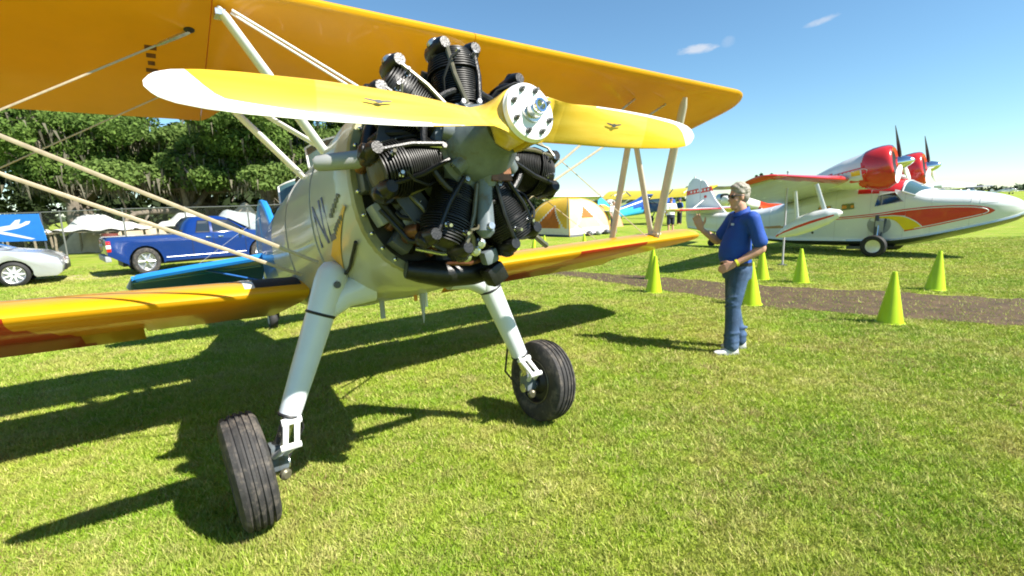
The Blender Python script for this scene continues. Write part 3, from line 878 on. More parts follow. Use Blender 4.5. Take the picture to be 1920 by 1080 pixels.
CYL = []
def rc(r): return 0.175 + (r - 0.19) * 0.90
for k in range(7):
    th = PI / 2 + 2 * PI * k / 7
    rd = Vector((0, math.cos(th), 0)) + Vector((-math.sin(AL), 0, math.cos(AL))) * math.sin(th)
    tg = AX.cross(rd)
    base = loc(0.42, 0, 0)
    def q_(r, tt, ss): return base + rd * rc(r) + tg * tt + AX * ss     # ss > 0 is forward
    prof = [(0.19, 0.10), (0.225, 0.10), (0.228, 0.086), (0.40, 0.086), (0.405, 0.104), (0.46, 0.108), (0.50, 0.098), (0.525, 0.07), (0.535, 0.0)]
    cy = MB().lathe([(rc(a), b) for a, b in prof], base, rd, 22).build('cylinder', M['eng_black'], BP, smooth=30)
    fm = MB()
    for i in range(15):
        r0 = rc(0.235 + i * 0.0115)
        fm.lathe([(r0, 0.08), (r0, 0.112), (r0 + 0.0045, 0.112), (r0 + 0.0045, 0.08)], base, rd, 22, caps=False)
    for i in range(9):      # head fins stand across the head
        r0 = rc(0.41 + i * 0.0135)
        rr_ = 0.127 - 0.00050 * i * i
        fm.lathe([(r0, 0.06), (r0, rr_), (r0 + 0.005, rr_), (r0 + 0.005, 0.06)], base, rd, 22, caps=False)
    fo = fm.build('cooling_fins', M['eng_fin'], cy, smooth=30); fo['kind'] = 'stuff'
    for e in (-1, 1):
        tilt = Matrix.Rotation(e * 0.5, 3, AX)
        c = q_(0.525, e * 0.082, 0.015)
        ups = tilt @ rd
        bm_ = MB()
        bm_.tube([c - AX * 0.075, c - AX * 0.05, c + AX * 0.05, c + AX * 0.085], [0.028, 0.042, 0.040, 0.026], 10)
        bm_.tube([c - ups * 0.08, c + ups * 0.035], [0.05, 0.034], 10)
        bm_.build('rocker_box', M['eng_black'], cy)
        MB().lathe([(0.03, 0.034), (0.046, 0.030), (0.054, 0.012)], c + AX * 0.004, ups, 12).build('rocker_cap', M['steel'] if (k, e) in ((0, 1), (1, -1)) else M['eng_black'], cy)
        MB().tube([q_(0.205, e * 0.035, 0.125), q_(0.36, e * 0.066, 0.108), c + AX * 0.075 - ups * 0.02], 0.0115, 8).build('pushrod_tube', M['tube_tan'] if (k, e) in ((0, 1), (1, -1), (3, 1), (5, 1)) else M['eng_black'], cy)
        MB().lathe([(0, 0.012), (0.02, 0.014), (0.022, 0.009), (0.06, 0.008)], q_(0.455, e * 0.045, 0.085), AX + rd * 0.3, 8).build('spark_plug', M['steel'], cy)
    # ignition lead from the harness ring
    MB().tube([q_(0.27, 0.10, 0.05), q_(0.34, 0.115, 0.09), q_(0.43, 0.085, 0.135), q_(0.46, 0.045, 0.15)], 0.006, 6).build('ignition_lead', M['tube_tan'] if k % 2 else M['black'], cy)
    # intake and exhaust pipes behind
    MB().tube([q_(0.22, 0.09, -0.19), q_(0.36, 0.10, -0.16), q_(0.46, 0.085, -0.09)], [0.032, 0.032, 0.036], 10).build('intake_pipe', M['eng_black'], cy)
    MB().tube([q_(0.46, -0.085, -0.08), q_(0.47, -0.11, -0.15), pol(0.66, 0.44, th - 0.2)], [0.036, 0.036, 0.032], 10).build('exhaust_stub', M['copper'] if k in (2, 3) else M['eng_black'], cy)
    MB().box(q_(0.33, 0.155, -0.045), (0.006, 0.006, 0.006)).build('baffle_clip', M['steel'], cy)
    CYL.append((th, q_))
# baffles between some cylinders
for k in (1, 2, 5):
    th = PI / 2 + 2 * PI * (k + 0.5) / 7
    mb = MB()
    mb.prism([(0.28, -0.07), (0.40, -0.10), (0.42, 0.08), (0.29, 0.06)], lambda q, d, th=th: loc(0.50 + d, q[0] * math.cos(th) - q[1] * math.sin(th), q[0] * math.sin(th) + q[1] * math.cos(th)), 0, 0.006)
    mb.build('baffle', M['dark_grey'], BP, smooth=0)
# collector ring, mount ring, firewall, rim, bolts
MB().tube([pol(0.66, 0.40, a) for a in np.linspace(0.5 * PI, 2.5 * PI, 49)], 0.034, 12).build('exhaust_ring', M['eng_black'], BP)
MB().tube([pol(0.33, 0.265, a) for a in np.linspace(0, 2 * PI, 41)], 0.016, 8).build('ignition_ring', M['eng_black'], BP)
MB().lathe([(-0.80, 0.0), (-0.80, 0.47), (-0.79, 0.47), (-0.78, 0.0)], loc(0, 0, -0.065), AX, 48).build('firewall', mat('firewall_olive', (0.075, 0.07, 0.045), 0.5, metal=0.3, var=0.4, scale=9), BP, smooth=25)
mb = MB()
rr = []
for k in range(48):
    a = 2 * PI * k / 48
    fp = fpoint(0.745, a); c = loc(0.745, 0, -0.06); n_ = (fp - c).normalized()
    rr.append([fp - n_ * 0.045 + AX * 0.012, fp - n_ * 0.004 + AX * 0.016, fp + n_ * 0.004 - AX * 0.01, fp + n_ * 0.004 - AX * 0.04])
mb.rings(rr + [rr[0]], 0, False, False, closed=False)
mb.build('nose_rim', mat('rim_olive', (0.28, 0.26, 0.13), 0.35, var=0.2, scale=10), BP)
for k in range(30):
    a = 2 * PI * k / 30 + 0.05
    fp = fpoint(0.745, a); c = loc(0.745, 0, -0.06); n_ = (fp - c).normalized()
    MB().lathe([(0, 0.012), (0.012, 0.012), (0.02, 0.006)], fp - n_ * 0.027 + AX * 0.015, AX, 8).build('rim_bolt', M['chrome'], BP)
for a, m_ in [(R(200), 'orange'), (R(232), 'orange'), (R(250), 'copper'), (R(215), 'copper'), (R(-60), 'copper'), (R(263), 'grey')]:
    c = pol(0.68, 0.40, a, 0, -0.05)
    MB().box(c, (0.05, 0.055, 0.03), 0, Matrix.Rotation(-a * 0.6, 3, 'X')).build('fuel_fitting', M[m_], BP, bevel=0.008)
for a, r_, w_, h_, m_ in [(R(205), 0.36, 0.16, 0.11, 'grey'), (R(228), 0.38, 0.17, 0.10, 'dark_grey'), (R(243), 0.34, 0.10, 0.12, 'copper'), (R(180), 0.38, 0.12, 0.14, 'dark_grey'), (R(215), 0.30, 0.12, 0.1, 'eng_grey'), (R(262), 0.42, 0.12, 0.07, 'dark_grey'), (R(290), 0.40, 0.14, 0.1, 'dark_grey'), (R(330), 0.40, 0.12, 0.12, 'dark_grey')]:
    MB().box(pol(0.69, r_, a, 0, -0.05), (0.09, w_, h_), 0, Matrix.Rotation(-AL, 3, 'Y') @ Matrix.Rotation(a, 3, 'X')).build('accessory_box', M[m_], BP, bevel=0.012)
# accessories and hoses behind the cylinders
for y_, t_, s_, l_, r_, m_ in [(-0.17, -0.12, 0.60, 0.14, 0.07, 'eng_black'), (0.17, -0.12, 0.60, 0.14, 0.07, 'eng_black'), (0, -0.30, 0.56, 0.16, 0.085, 'eng_black'), (-0.24, -0.26, 0.62, 0.10, 0.06, 'grey'), (0.05, -0.47, 0.55, 0.14, 0.05, 'eng_black'), (-0.30, 0.08, 0.62, 0.12, 0.05, 'eng_grey')]:
    MB().lathe([(-l_, r_ * 0.8), (-l_ * 0.9, r_), (-0.02, r_), (0, r_ * 0.7), (0.015, r_ * 0.3)], loc(s_, y_, t_), AX, 16).build('accessory', M[m_], BP, smooth=30)
for y_, t_, s_ in [(-0.10, -0.44, 0.45), (-0.04, -0.47, 0.42), (-0.20, -0.40, 0.5), (-0.07, -0.49, 0.46), (-0.02, -0.44, 0.40)]:
    MB().lathe([(0, 0.024), (0.02, 0.026), (0.024, 0.016), (0.05, 0.013)], loc(s_, y_, t_), AX + Vector((0, -0.5, -0.2)), 10).build('hose_union', M['steel'], BP)
hoses = [([(0.33, -0.20, 0.02), (0.36, -0.20, -0.08), (0.42, -0.24, -0.16), (0.52, -0.30, -0.18)], 0.011, 'tube_tan'),
         ([(0.50, -0.29, -0.18), (0.48, -0.25, -0.24), (0.50, -0.20, -0.30)], 0.010, 'tube_tan'),
         ([(0.36, -0.115, -0.33), (0.35, -0.10, -0.35), (0.35, -0.088, -0.42), (0.38, -0.08, -0.47)], 0.014, 'tube_tan'),
         ([(0.30, -0.14, -0.02), (0.32, -0.24, -0.01), (0.36, -0.30, 0.0)], 0.009, 'steel'),
         ([(0.55, -0.28, -0.42), (0.52, -0.16, -0.46), (0.46, -0.06, -0.47)], 0.010, 'steel'),
         ([(0.60, -0.40, -0.22), (0.56, -0.30, -0.38), (0.50, -0.12, -0.42)], 0.012, 'black'),
         ([(0.66, -0.42, 0.10), (0.52, -0.38, 0.0), (0.56, -0.36, -0.15)], 0.010, 'black'),
         ([(0.50, 0.28, -0.30), (0.42, 0.16, -0.34), (0.38, 0.05, -0.30)], 0.010, 'steel'),
         ([(0.60, 0.38, -0.10), (0.50, 0.42, -0.25), (0.46, 0.30, -0.40), (0.5, 0.2, -0.47)], 0.011, 'black'),
         ([(0.50, 0.30, -0.40), (0.47, 0.38, -0.42), (0.50, 0.47, -0.47)], 0.016, 'tube_tan'),
         ([(0.62, -0.10, -0.50), (0.52, -0.02, -0.52), (0.50, 0.10, -0.50)], 0.010, 'copper'),
         ([(0.52, 0.0, -0.36), (0.46, -0.06, -0.40), (0.44, -0.16, -0.38), (0.5, -0.28, -0.30)], 0.008, 'black')]
for k in range(34):      # leads and pipes that fill the gaps between the cylinders
    a0, a1 = rng.random() * 2 * PI, rng.normal(0, 0.35)
    r0, r1, r2 = rng.uniform(0.24, 0.32), rng.uniform(0.30, 0.40), rng.uniform(0.36, 0.44)
    s0, s1, s2 = rng.uniform(0.38, 0.5), rng.uniform(0.46, 0.6), rng.uniform(0.55, 0.7)
    P3 = [(r0, a0, s0), (r1, a0 + a1 * 0.4, s1), (r1 + 0.02, a0 + a1 * 0.8, s2), (r2, a0 + a1, s2 + 0.02)]
    hoses.append(([(q[2], q[0] * math.cos(q[1]), q[0] * math.sin(q[1])) for q in P3], rng.uniform(0.006, 0.018), 'black' if k % 5 else ('copper' if k % 2 else 'dark_grey')))
for pts, r_, m_ in hoses:
    MB().tube([loc(*q) for q in pts], r_, 8).build('hose', M[m_], BP)
# big exhaust outlet below, small grey stub on the starboard side
MB().tube([loc(0.62, 0.20, -0.55), loc(0.64, 0.06, -0.555), loc(0.66, -0.10, -0.545), loc(0.69, -0.22, -0.515), loc(0.70, -0.275, -0.50)], [0.055, 0.068, 0.07, 0.055, 0.044], 16).build('exhaust_outlet', M['eng_black'], BP)
MB().lathe([(0, 0.040), (0.004, 0.034)], loc(0.702, -0.277, -0.4995), loc(0.70, -0.275, -0.50) - loc(0.69, -0.22, -0.515), 14).build('outlet_mouth', mat('exhaust_soot', (0.05, 0.055, 0.03), 0.7), BP)
MB().tube([loc(0.60, -0.44, 0.015), loc(0.66, -0.54, 0.02), loc(0.70, -0.62, 0.02), loc(0.705, -0.635, 0.02)], [0.042, 0.040, 0.034, 0.02], 12).build('heater_stub', M['grey'], BP)
MB().box(loc(0.5, 0.10, -0.585), (0.09, 0.10, 0.10), 0, Matrix.Rotation(0.5, 3, 'X')).build('carburettor', M['eng_black'], BP, bevel=0.015)
MB().box(loc(0.46, 0.06, -0.50), (0.06, 0.08, 0.07), 0, Matrix.Rotation(0.3, 3, 'X')).build('carburettor_box', M['eng_grey'], BP, bevel=0.015)
# engine mount tubes
for a, b in [(R(45), R(60)), (R(135), R(120)), (R(225), R(240)), (R(-45), R(-60)), (R(135), R(180)), (R(225), R(180))]:
    MB().tube([pol(0.60, 0.26, a), pol(0.76, 0.42, b, 0, -0.05)], 0.014, 8).build('engine_mount_tube', M['eng_black'], BP)

# propeller ------------------------------------------------------------
def prop_mat():
    m, n, b, out = new_mat('propeller_paint')
    L = n.links.new
    at = n.nodes.new('ShaderNodeAttribute'); at.attribute_name = 'paint'
    sp = n.nodes.new('ShaderNodeSeparateXYZ'); L(at.outputs['Vector'], sp.inputs[0])
    tc = n.nodes.new('ShaderNodeTexCoord')
    nz = n.nodes.new('ShaderNodeTexNoise'); nz.inputs['Scale'].default_value = 14; nz.inputs['Detail'].default_value = 8; nz.inputs['Roughness'].default_value = 0.75
    L(tc.outputs['Object'], nz.inputs['Vector'])
    mp = n.nodes.new('ShaderNodeMapping'); mp.inputs['Scale'].default_value = (30, 2.0, 30)
    L(tc.outputs['Object'], mp.inputs[0])
    gr = n.nodes.new('ShaderNodeTexNoise'); gr.inputs['Scale'].default_value = 1.0; gr.inputs['Detail'].default_value = 3
    L(mp.outputs[0], gr.inputs['Vector'])
    def step(v, lo, hi):
        r = n.nodes.new('ShaderNodeMapRange'); r.inputs['From Min'].default_value = lo; r.inputs['From Max'].default_value = hi
        L(v, r.inputs['Value']); return r.outputs['Result']
    def mix(f, a, c):
        x = n.nodes.new('ShaderNodeMixRGB'); L(f, x.inputs[0])
        for i, q in ((1, a), (2, c)):
            if isinstance(q, tuple): x.inputs[i].default_value = rgba(q)
            else: L(q, x.inputs[i])
        return x.outputs[0]
    pale = mix(step(gr.outputs['Fac'], 0.3, 0.7), (0.62, 0.385, 0.032), (0.71, 0.485, 0.075))
    outer = mix(step(gr.outputs['Fac'], 0.3, 0.7), (0.62, 0.36, 0.012), (0.66, 0.40, 0.022))
    c1 = mix(step(sp.outputs['X'], 0.795, 0.800), pale, outer)
    chips = step(nz.outputs['Fac'], 0.66, 0.68)
    wh = mix(chips, (0.76, 0.74, 0.72), (0.12, 0.10, 0.09))
    c2 = mix(step(sp.outputs['Y'], -0.004, 0.004), c1, wh)
    L(c2, b.inputs['Base Color'])
    b.inputs['Roughness'].default_value = 0.25
    b.inputs['Coat Weight'].default_value = 0.6; b.inputs['Coat Roughness'].default_value = 0.08
    return m
def build_prop():
    rs = [0.0, 0.03, 0.06, 0.09, 0.12, 0.15, 0.18, 0.22, 0.27, 0.33] + list(np.linspace(0.38, 1.14, 34)) + [1.165, 1.185, 1.203, 1.216, 1.225, 1.2295]
    CH = ([0, 0.08, 0.13, 0.19, 0.28, 0.40, 0.6, 0.8, 1.0, 1.1, 1.17, 1.21, 1.23], [0.235, 0.225, 0.195, 0.168, 0.160, 0.170, 0.172, 0.165, 0.148, 0.130, 0.104, 0.070, 0.018])
    TH = ([0, 0.10, 0.16, 0.25, 0.4, 0.7, 1.0, 1.23], [0.125, 0.12, 0.085, 0.062, 0.046, 0.030, 0.018, 0.007])
    BE = ([0, 0.10, 0.2, 0.3, 0.5, 0.75, 1.0, 1.23], [R(90), R(72), R(48), R(37), R(26), R(19), R(15), R(12)])
    n = 28
    rings = []; paint = []
    order = [(-1, r) for r in reversed(rs[1:])] + [(1, r) for r in rs]
    for sg, r in order:
        c, th, be = interp(r, *CH), interp(r, *TH), interp(r, *BE)
        hub = max(0, 1 - max(0, r - 0.09) / 0.10)
        ring = []
        for k in range(n):
            a = 2 * PI * k / n
            cx = math.cos(a)                                # +1 leading edge
            bl = (0.5 * c * cx, 0.5 * th * (math.copysign(abs(math.sin(a)) ** 1.1, math.sin(a)) + (0.15 if math.sin(a) > 0 else 0)))
            # leading edge is down on the starboard blade, up on the port one; chord twisted forward by the pitch
            ct = bl[0] * math.cos(be) * sg - bl[1] * math.sin(be) * sg * -1
            cs = -(bl[0] * math.sin(be)) + -(bl[1] * math.cos(be)) * 1.0
            if hub > 0:
                sq = 0.118 * hub
                ht, hs = 0.118 * math.sin(a), 0
                # round boss: square block in s (thickness), t follows the disc edge
                hh = math.sqrt(max(0.0, 0.118 ** 2 - min(r, 0.117) ** 2)) if r < 0.118 else 0.0
                hh = max(hh, 0.085)
                tt = hh * max(-1, min(1, 1.4 * math.sin(a + PI / 2) * sg))
                ss = 0.062 * max(-1, min(1, 1.4 * -math.sin(a)))
                k_ = hub ** 1.2
                ct, cs = lerp(ct, tt, k_), lerp(cs, ss, k_)
            ring.append(loc(cs, sg * r, ct))
            lead = (1 - cx) / 2                              # 0 at the leading edge
            tipx = max(0, (r - 0.62) / 0.61)
            wlim = (0.10 + 0.06 * min(1, r / 0.6) + 0.30 * tipx ** 2 + (2.0 * max(0, (r - 1.05) / 0.18) ** 1.5)) if r > 0.42 else -0.5
            if sg > 0 and wlim > 0: wlim = wlim * 0.5 if r < 1.12 else wlim * lerp(0.5, 1.0, min(1, (r - 1.12) / 0.08))
            paint.append((r + 0.03 * (lead - 0.5), wlim - lead, 0))
        rings.append(ring)
    mb = MB(); mb.rings(rings)
    o = mb.build('propeller', prop_mat(), BP, smooth=60)
    at = o.data.attributes.new('paint', 'FLOAT_VECTOR', 'POINT')
    at.data.foreach_set('vector', np.array(paint, dtype=np.float32).ravel())
    return o
prop = build_prop()
hp = MB().lathe([(0.064, 0.118), (0.072, 0.1135), (0.086, 0.1135), (0.089, 0.109), (0.089, 0.0)], loc(0, 0, 0), AX, 40).build('hub_plate', M['white'], prop, smooth=30)
MB().lathe([(-0.065, 0.115), (-0.075, 0.115), (-0.09, 0.10), (-0.12, 0.08)], loc(0, 0, 0), AX, 32).build('rear_hub_plate', M['eng_grey'], prop, smooth=30)
for k in range(8):
    c = pol(-0.089, 0.089, 2 * PI * (k + 0.5) / 8)
    MB().lathe([(0, 0.0115), (0.010, 0.0115), (0.012, 0.007), (0.026, 0.006)], c, AX, 6).build('hub_bolt', M['dark_grey'], prop, smooth=0)
MB().lathe([(0.088, 0.048), (0.100, 0.046), (0.102, 0.036), (0.130, 0.036), (0.133, 0.030)], loc(0, 0, 0), AX, 24).build('hub_nut', M['steel'], prop, smooth=30)
MB().lathe([(0.131, 0.028), (0.142, 0.030), (0.154, 0.028), (0.154, 0.020), (0.128, 0.018), (0.128, 0.0)], loc(0, 0, 0), AX, 24).build('shaft_end', M['chrome'], prop, smooth=30)
# small winged emblems printed on the blades
for sg, r0 in ((-1, 0.60), (1, 0.55)):
    mb = MB()
    be = interp(r0, [0, 0.10, 0.2, 0.3, 0.5, 0.75], [R(90), R(72), R(48), R(37), R(26), R(19)])
    def ef(q, d, sg=sg, be=be, r0=r0):
        return loc(-q[1] * math.sin(be) * sg - 0.026 - d, sg * r0 + q[0], q[1] * math.cos(be) + 0.004)
    mb.prism([(0.014 * math.cos(a), 0.008 * math.sin(a)) for a in np.linspace(0, 2 * PI, 13)[:-1]], ef, 0, 0.002)
    for e in (-1, 1):
        mb.prism([(e * 0.012, -0.002), (e * 0.045, 0.004), (e * 0.05, 0.009), (e * 0.03, 0.008), (e * 0.012, 0.005)][::e], ef, 0, 0.002)
    mb.build('emblem', M['dark_grey'], prop, smooth=0)

# ------------------------------------------------------------------ twin engined flying boat
WG = empty('flying_boat', (10.3, 13.4, 0), math.atan2(-0.75, 0.66))
tag(WG, 'white flying boat with red engine cowls and a red and yellow sweep along its hull', 'flying boat')
# hull stations: x, keel z, chine z, half width at chine, half width at shoulder, shoulder z, deck z
HS = np.array([
    (2.72, 1.10, 1.13, 0.02, 0.02, 1.20, 1.22), (2.66, 1.00, 1.06, 0.14, 0.16, 1.22, 1.32), (2.5, 0.90, 0.98, 0.28, 0.32, 1.24, 1.43), (2.2, 0.77, 0.88, 0.45, 0.52, 1.28, 1.55), (1.8, 0.62, 0.76, 0.58, 0.66, 1.32, 1.63),
    (1.3, 0.46, 0.62, 0.66, 0.73, 1.34, 1.67), (0.95, 0.36, 0.53, 0.70, 0.76, 1.38, 1.69), (0.6, 0.27, 0.45, 0.72, 0.77, 1.46, 1.88), (0.35, 0.22, 0.41, 0.73, 0.77, 1.55, 2.02),
    (0.0, 0.19, 0.38, 0.74, 0.77, 1.58, 2.06), (-0.6, 0.17, 0.36, 0.73, 0.76, 1.58, 2.04), (-1.4, 0.17, 0.34, 0.69, 0.72, 1.45, 1.86), (-2.2, 0.18, 0.32, 0.62, 0.64, 1.2, 1.52),
    (-3.0, 0.24, 0.36, 0.50, 0.52, 1.02, 1.30), (-4.0, 0.36, 0.45, 0.36, 0.37, 0.95, 1.18), (-5.0, 0.50, 0.56, 0.22, 0.22, 0.92, 1.14), (-5.75, 0.60, 0.63, 0.09, 0.09, 0.95, 1.12)])
_hx = np.linspace(-2.72, 5.75, 700)
_w9 = np.hanning(41); _w9 /= _w9.sum()
_hc = []
for k in range(1, 7):
    q = np.interp(_hx, -HS[:, 0], HS[:, k])
    sm_ = np.convolve(np.pad(q, 20, mode='reflect', reflect_type='odd'), _w9, 'valid')
    _hc.append(np.maximum(sm_, 0.004) if k in (3, 4) else sm_)
def hst(x):
    return [float(np.interp(-x, _hx, c)) for c in _hc]
def hull_ring(x):
    kz, cz, cw, sw, sz, dz = hst(x)
    half = [(0.0, kz), (cw * 0.5, lerp(kz, cz, 0.42)), (cw * 0.96, lerp(kz, cz, 0.93)), (cw + 0.012, cz + 0.012), (cw + 0.008, cz + 0.055)]
    for q in np.linspace(0.04, 1, 26): half.append((lerp(cw, sw, q) + 0.012 * math.sin(q * PI), lerp(cz + 0.07, sz, q)))
    for a in np.linspace(0.12, PI / 2, 12): half.append((sw * math.cos(a) ** 0.8, sz + (dz - sz) * math.sin(a)))
    return [Vector((x, -y, z)) for y, z in half] + [Vector((x, y, z)) for y, z in half[-2:0:-1]]
def zc(x): return hst(x)[1]
# painted sweep on the hull sides, as outlines in side view (x, z)
def sweep_out():
    up = [(-1.2, 1.00), (-0.6, 1.055), (0.0, 1.13), (0.5, 1.225), (1.0, 1.285), (1.4, 1.305), (1.8, 1.295), (2.05, 1.25), (2.17, 1.17)]
    dn = [(2.10, 1.10), (1.9, 1.03), (1.6, 0.94), (1.2, 0.82), (0.8, 0.715), (0.55, 0.655)]
    return up, dn
_u, _d = sweep_out()
OUT_RED = _u + _d + [(0.555, 0.68), (0.8, 0.742), (0.93, 0.785), (0.80, 0.92), (0.6, 1.02), (0.3, 1.075), (0.0, 1.06), (-0.6, 0.98), (-1.2, 0.93)]
YELP = [(0.57, 0.685), (0.90, 0.775), (0.78, 0.91), (0.58, 1.005), (0.3, 1.055), (0.0, 1.04), (-0.35, 0.99), (-0.1, 1.0), (0.2, 0.985), (0.40, 0.90), (0.50, 0.79)]
def scale_poly(pl, k, c): return [(c[0] + (x - c[0]) * k, c[1] + (z - c[1]) * k) for x, z in pl]
def hull_mat(c):
    x, y, z = c
    kz, cz, cw, sw, sz, dz = hst(x)
    if z < cz + 0.004: return 3
    if z < cz + 0.062 and x > -0.7: return 4
    if -0.50 < x < 0.42 and z > 1.67 + 0.10 * x: return 1
    if -2.95 < x < -2.35 and abs(z - 0.72 - 0.03 * (x + 2.6)) < 0.035: return 5
    return 0
xs_ = list(np.linspace(2.72, 2.2, 34)) + list(np.linspace(2.185, -1.4, 190)) + list(np.linspace(-1.45, -5.75, 70))
mb = MB(); mb.rings([hull_ring(x) for x in xs_])
mb.build('hull', [M['wwhite'], M['wred'], M['wyel'], M['wkeel'], M['chine'], mat('tan_stripe', (0.45, 0.24, 0.10), 0.4)], WG, smooth=38, matfn=hull_mat)
# the step and the heel under the hull
MB().prism([(-0.75, 0.20), (-0.75, 0.12), (-0.05, 0.15), (0.3, 0.24)], lambda q, d: Vector((q[0], d, q[1])), -0.45, 0.45).build('planing_step', M['wkeel'], WG)
def hull_y(x, z):
    kz, cz, cw, sw, sz, dz = hst(x)
    if z <= sz: return lerp(cw, sw, (z - cz) / (sz - cz)) + 0.012 * math.sin(PI * min(1, max(0, (z - cz) / (sz - cz))))
    a = math.asin(min(1, (z - sz) / (dz - sz))); return sw * math.cos(a) ** 0.8
def hull_panel(poly, off, sg, n=8):
    """pane that lies on the hull skin"""
    cx = sum(q[0] for q in poly) / len(poly); cz_ = sum(q[1] for q in poly) / len(poly)
    rr = []
    for k in range(n + 1):
        f = k / n
        rr.append([Vector((lerp(cx, x, f), sg * (hull_y(lerp(cx, x, f), lerp(cz_, z, f)) + off), lerp(cz_, z, f))) for x, z in poly])
    mb = MB(); mb.rings(rr, 0, False, False)
    edge = [Vector((q.x, q.y - sg * 0.02, q.z)) for q in rr[-1]]
    mb.rings([rr[-1], edge], 0, False, False)
    return mb, rr[-1]
def densify(pl, n=6):
    out = []
    for a, b in zip(pl, pl[1:] + pl[:1]): out += [(lerp(a[0], b[0], k / n), lerp(a[1], b[1], k / n)) for k in range(n)]
    return out
for sg in (-1, 1):
    for pl, nm in [([(-0.12, 1.29), (0.50, 1.415), (0.30, 1.66), (-0.06, 1.59)], 'cockpit_window'),
                   ([(-0.87, 1.22), (-0.83, 1.20), (-0.57, 1.235), (-0.54, 1.26), (-0.56, 1.40), (-0.60, 1.415), (-0.85, 1.38), (-0.87, 1.36)], 'cabin_window'),
                   ([(-1.45, 1.16), (-1.41, 1.145), (-1.12, 1.18), (-1.09, 1.20), (-1.10, 1.33), (-1.14, 1.345), (-1.42, 1.31), (-1.45, 1.29)], 'cabin_window')]:
        mb, ed = hull_panel(densify(pl), 0.008, sg)
        wn = mb.build(nm, M['dglass'], WG, smooth=0)
        MB().tube([q + Vector((0, sg * 0.002, 0)) for q in ed + ed[:1]], 0.012, 6).build('window_frame', M['wwhite'], wn)
        if nm == 'cabin_window':
            for e, m_ in ((-0.08, 'orange'), (0.10, 'orange')):
                cx = sum(q[0] for q in pl) / len(pl) + e
                mb2, _ = hull_panel([(cx - 0.07, 1.25 if cx > -1 else 1.19), (cx + 0.05, 1.26 if cx > -1 else 1.2), (cx + 0.05, 1.33), (cx - 0.05, 1.35)] if e < 0 else [(cx - 0.03, 1.28), (cx + 0.04, 1.28), (cx + 0.03, 1.35), (cx - 0.03, 1.34)], 0.0095, sg, 3)
                mb2.build('window_curtain', M[m_], wn, smooth=0)
    MB().lathe([(0, 0.035), (0.004, 0.03)], (-1.55, sg * (hull_y(-1.55, 0.58) - 0.002), 0.58), (0, sg, 0), 14).build('hull_port', M['black'], WG)
    # round wheel well, leg and wheel
    MB().lathe([(0, 0.26), (0.006, 0.255), (0.008, 0.24), (0.003, 0.235)], (0.02, sg * (hull_y(0, 0.85) - 0.003), 0.83), (0, sg, 0), 32).build('wheel_well', M['grey'], WG, smooth=20)
    lg = MB().tube([(-0.03, sg * 0.76, 1.06), (0.0, sg * 0.92, 0.62), (0.02, sg * 1.02, 0.32)], [0.045, 0.05, 0.035], 12).build('gear_leg', M['dark_grey'], WG)
    MB().tube([(0.16, sg * 0.76, 0.98), (0.12, sg * 0.9, 0.6), (0.05, sg * 1.0, 0.34)], 0.028, 8).build('gear_brace', M['dark_grey'], lg)
    MB().tube([(0.03, sg * 0.86, 0.92), (0.05, sg * 1.0, 0.45)], 0.022, 8).build('oleo', M['chrome'], lg)
    MB().box((0.06, sg * 0.90, 0.72), (0.18, 0.02, 0.42)).build('gear_door', M['grey'], lg)
    wc = Vector((0.02, sg * 1.12, 0.285))
    ty = MB().lathe([(-0.08, 0.16), (-0.095, 0.20), (-0.085, 0.26), (-0.05, 0.285), (0.05, 0.285), (0.085, 0.26), (0.095, 0.20), (0.08, 0.16)], wc, (0, 1, 0), 36, caps=False).build('tyre', M['rubber_dark'], WG, smooth=30)
    MB().lathe([(-0.075, 0), (-0.08, 0.14), (-0.085, 0.165), (0.085, 0.165), (0.08, 0.14), (0.06, 0.10), (0.075, 0)], wc, (0, 1, 0), 28).build('wheel_hub', M['alloy'], ty, smooth=30)
def hull_strip(name, m, xs, top, bot, off, sg, nz=10):
    mb = MB(); rr = []
    for x in xs:
        t, b = top(x), bot(x)
        rr.append([Vector((x, sg * (hull_y(x, lerp(b, t, k / nz)) + off), lerp(b, t, k / nz))) for k in range(nz + 1)])
    mb.rings(rr, 0, False, False, False)
    return mb.build(name, m, WG, smooth=60, fixn=False)
def pw(pts):
    pts = sorted(pts); xs = np.linspace(pts[0][0], pts[-1][0], 300); q = np.interp(xs, [a for a, _ in pts], [b for _, b in pts])
    k = np.hanning(25); k /= k.sum(); q2 = np.convolve(np.pad(q, 12, mode='reflect', reflect_type='odd'), k, 'valid')
    return lambda x: float(np.interp(x, xs, q2))
UP = pw(_u); DN = pw(_d + [(2.17, 1.165)])
INN = pw([(-1.2, 0.93), (-0.6, 0.985), (0.0, 1.05), (0.3, 1.07), (0.56, 1.06)])
YT = pw([(-0.35, 0.995), (0.0, 1.04), (0.3, 1.06), (0.5, 1.045), (0.62, 1.0), (0.76, 0.92), (0.86, 0.83), (0.91, 0.775)])
YB = pw([(-0.35, 0.985), (-0.1, 1.0), (0.2, 0.985), (0.36, 0.93), (0.46, 0.83), (0.53, 0.72), (0.56, 0.69), (0.7, 0.72), (0.91, 0.77)])
def tipx(n, x0, x1): return x0 + (x1 - x0) * np.sin(np.linspace(0, PI / 2, n))
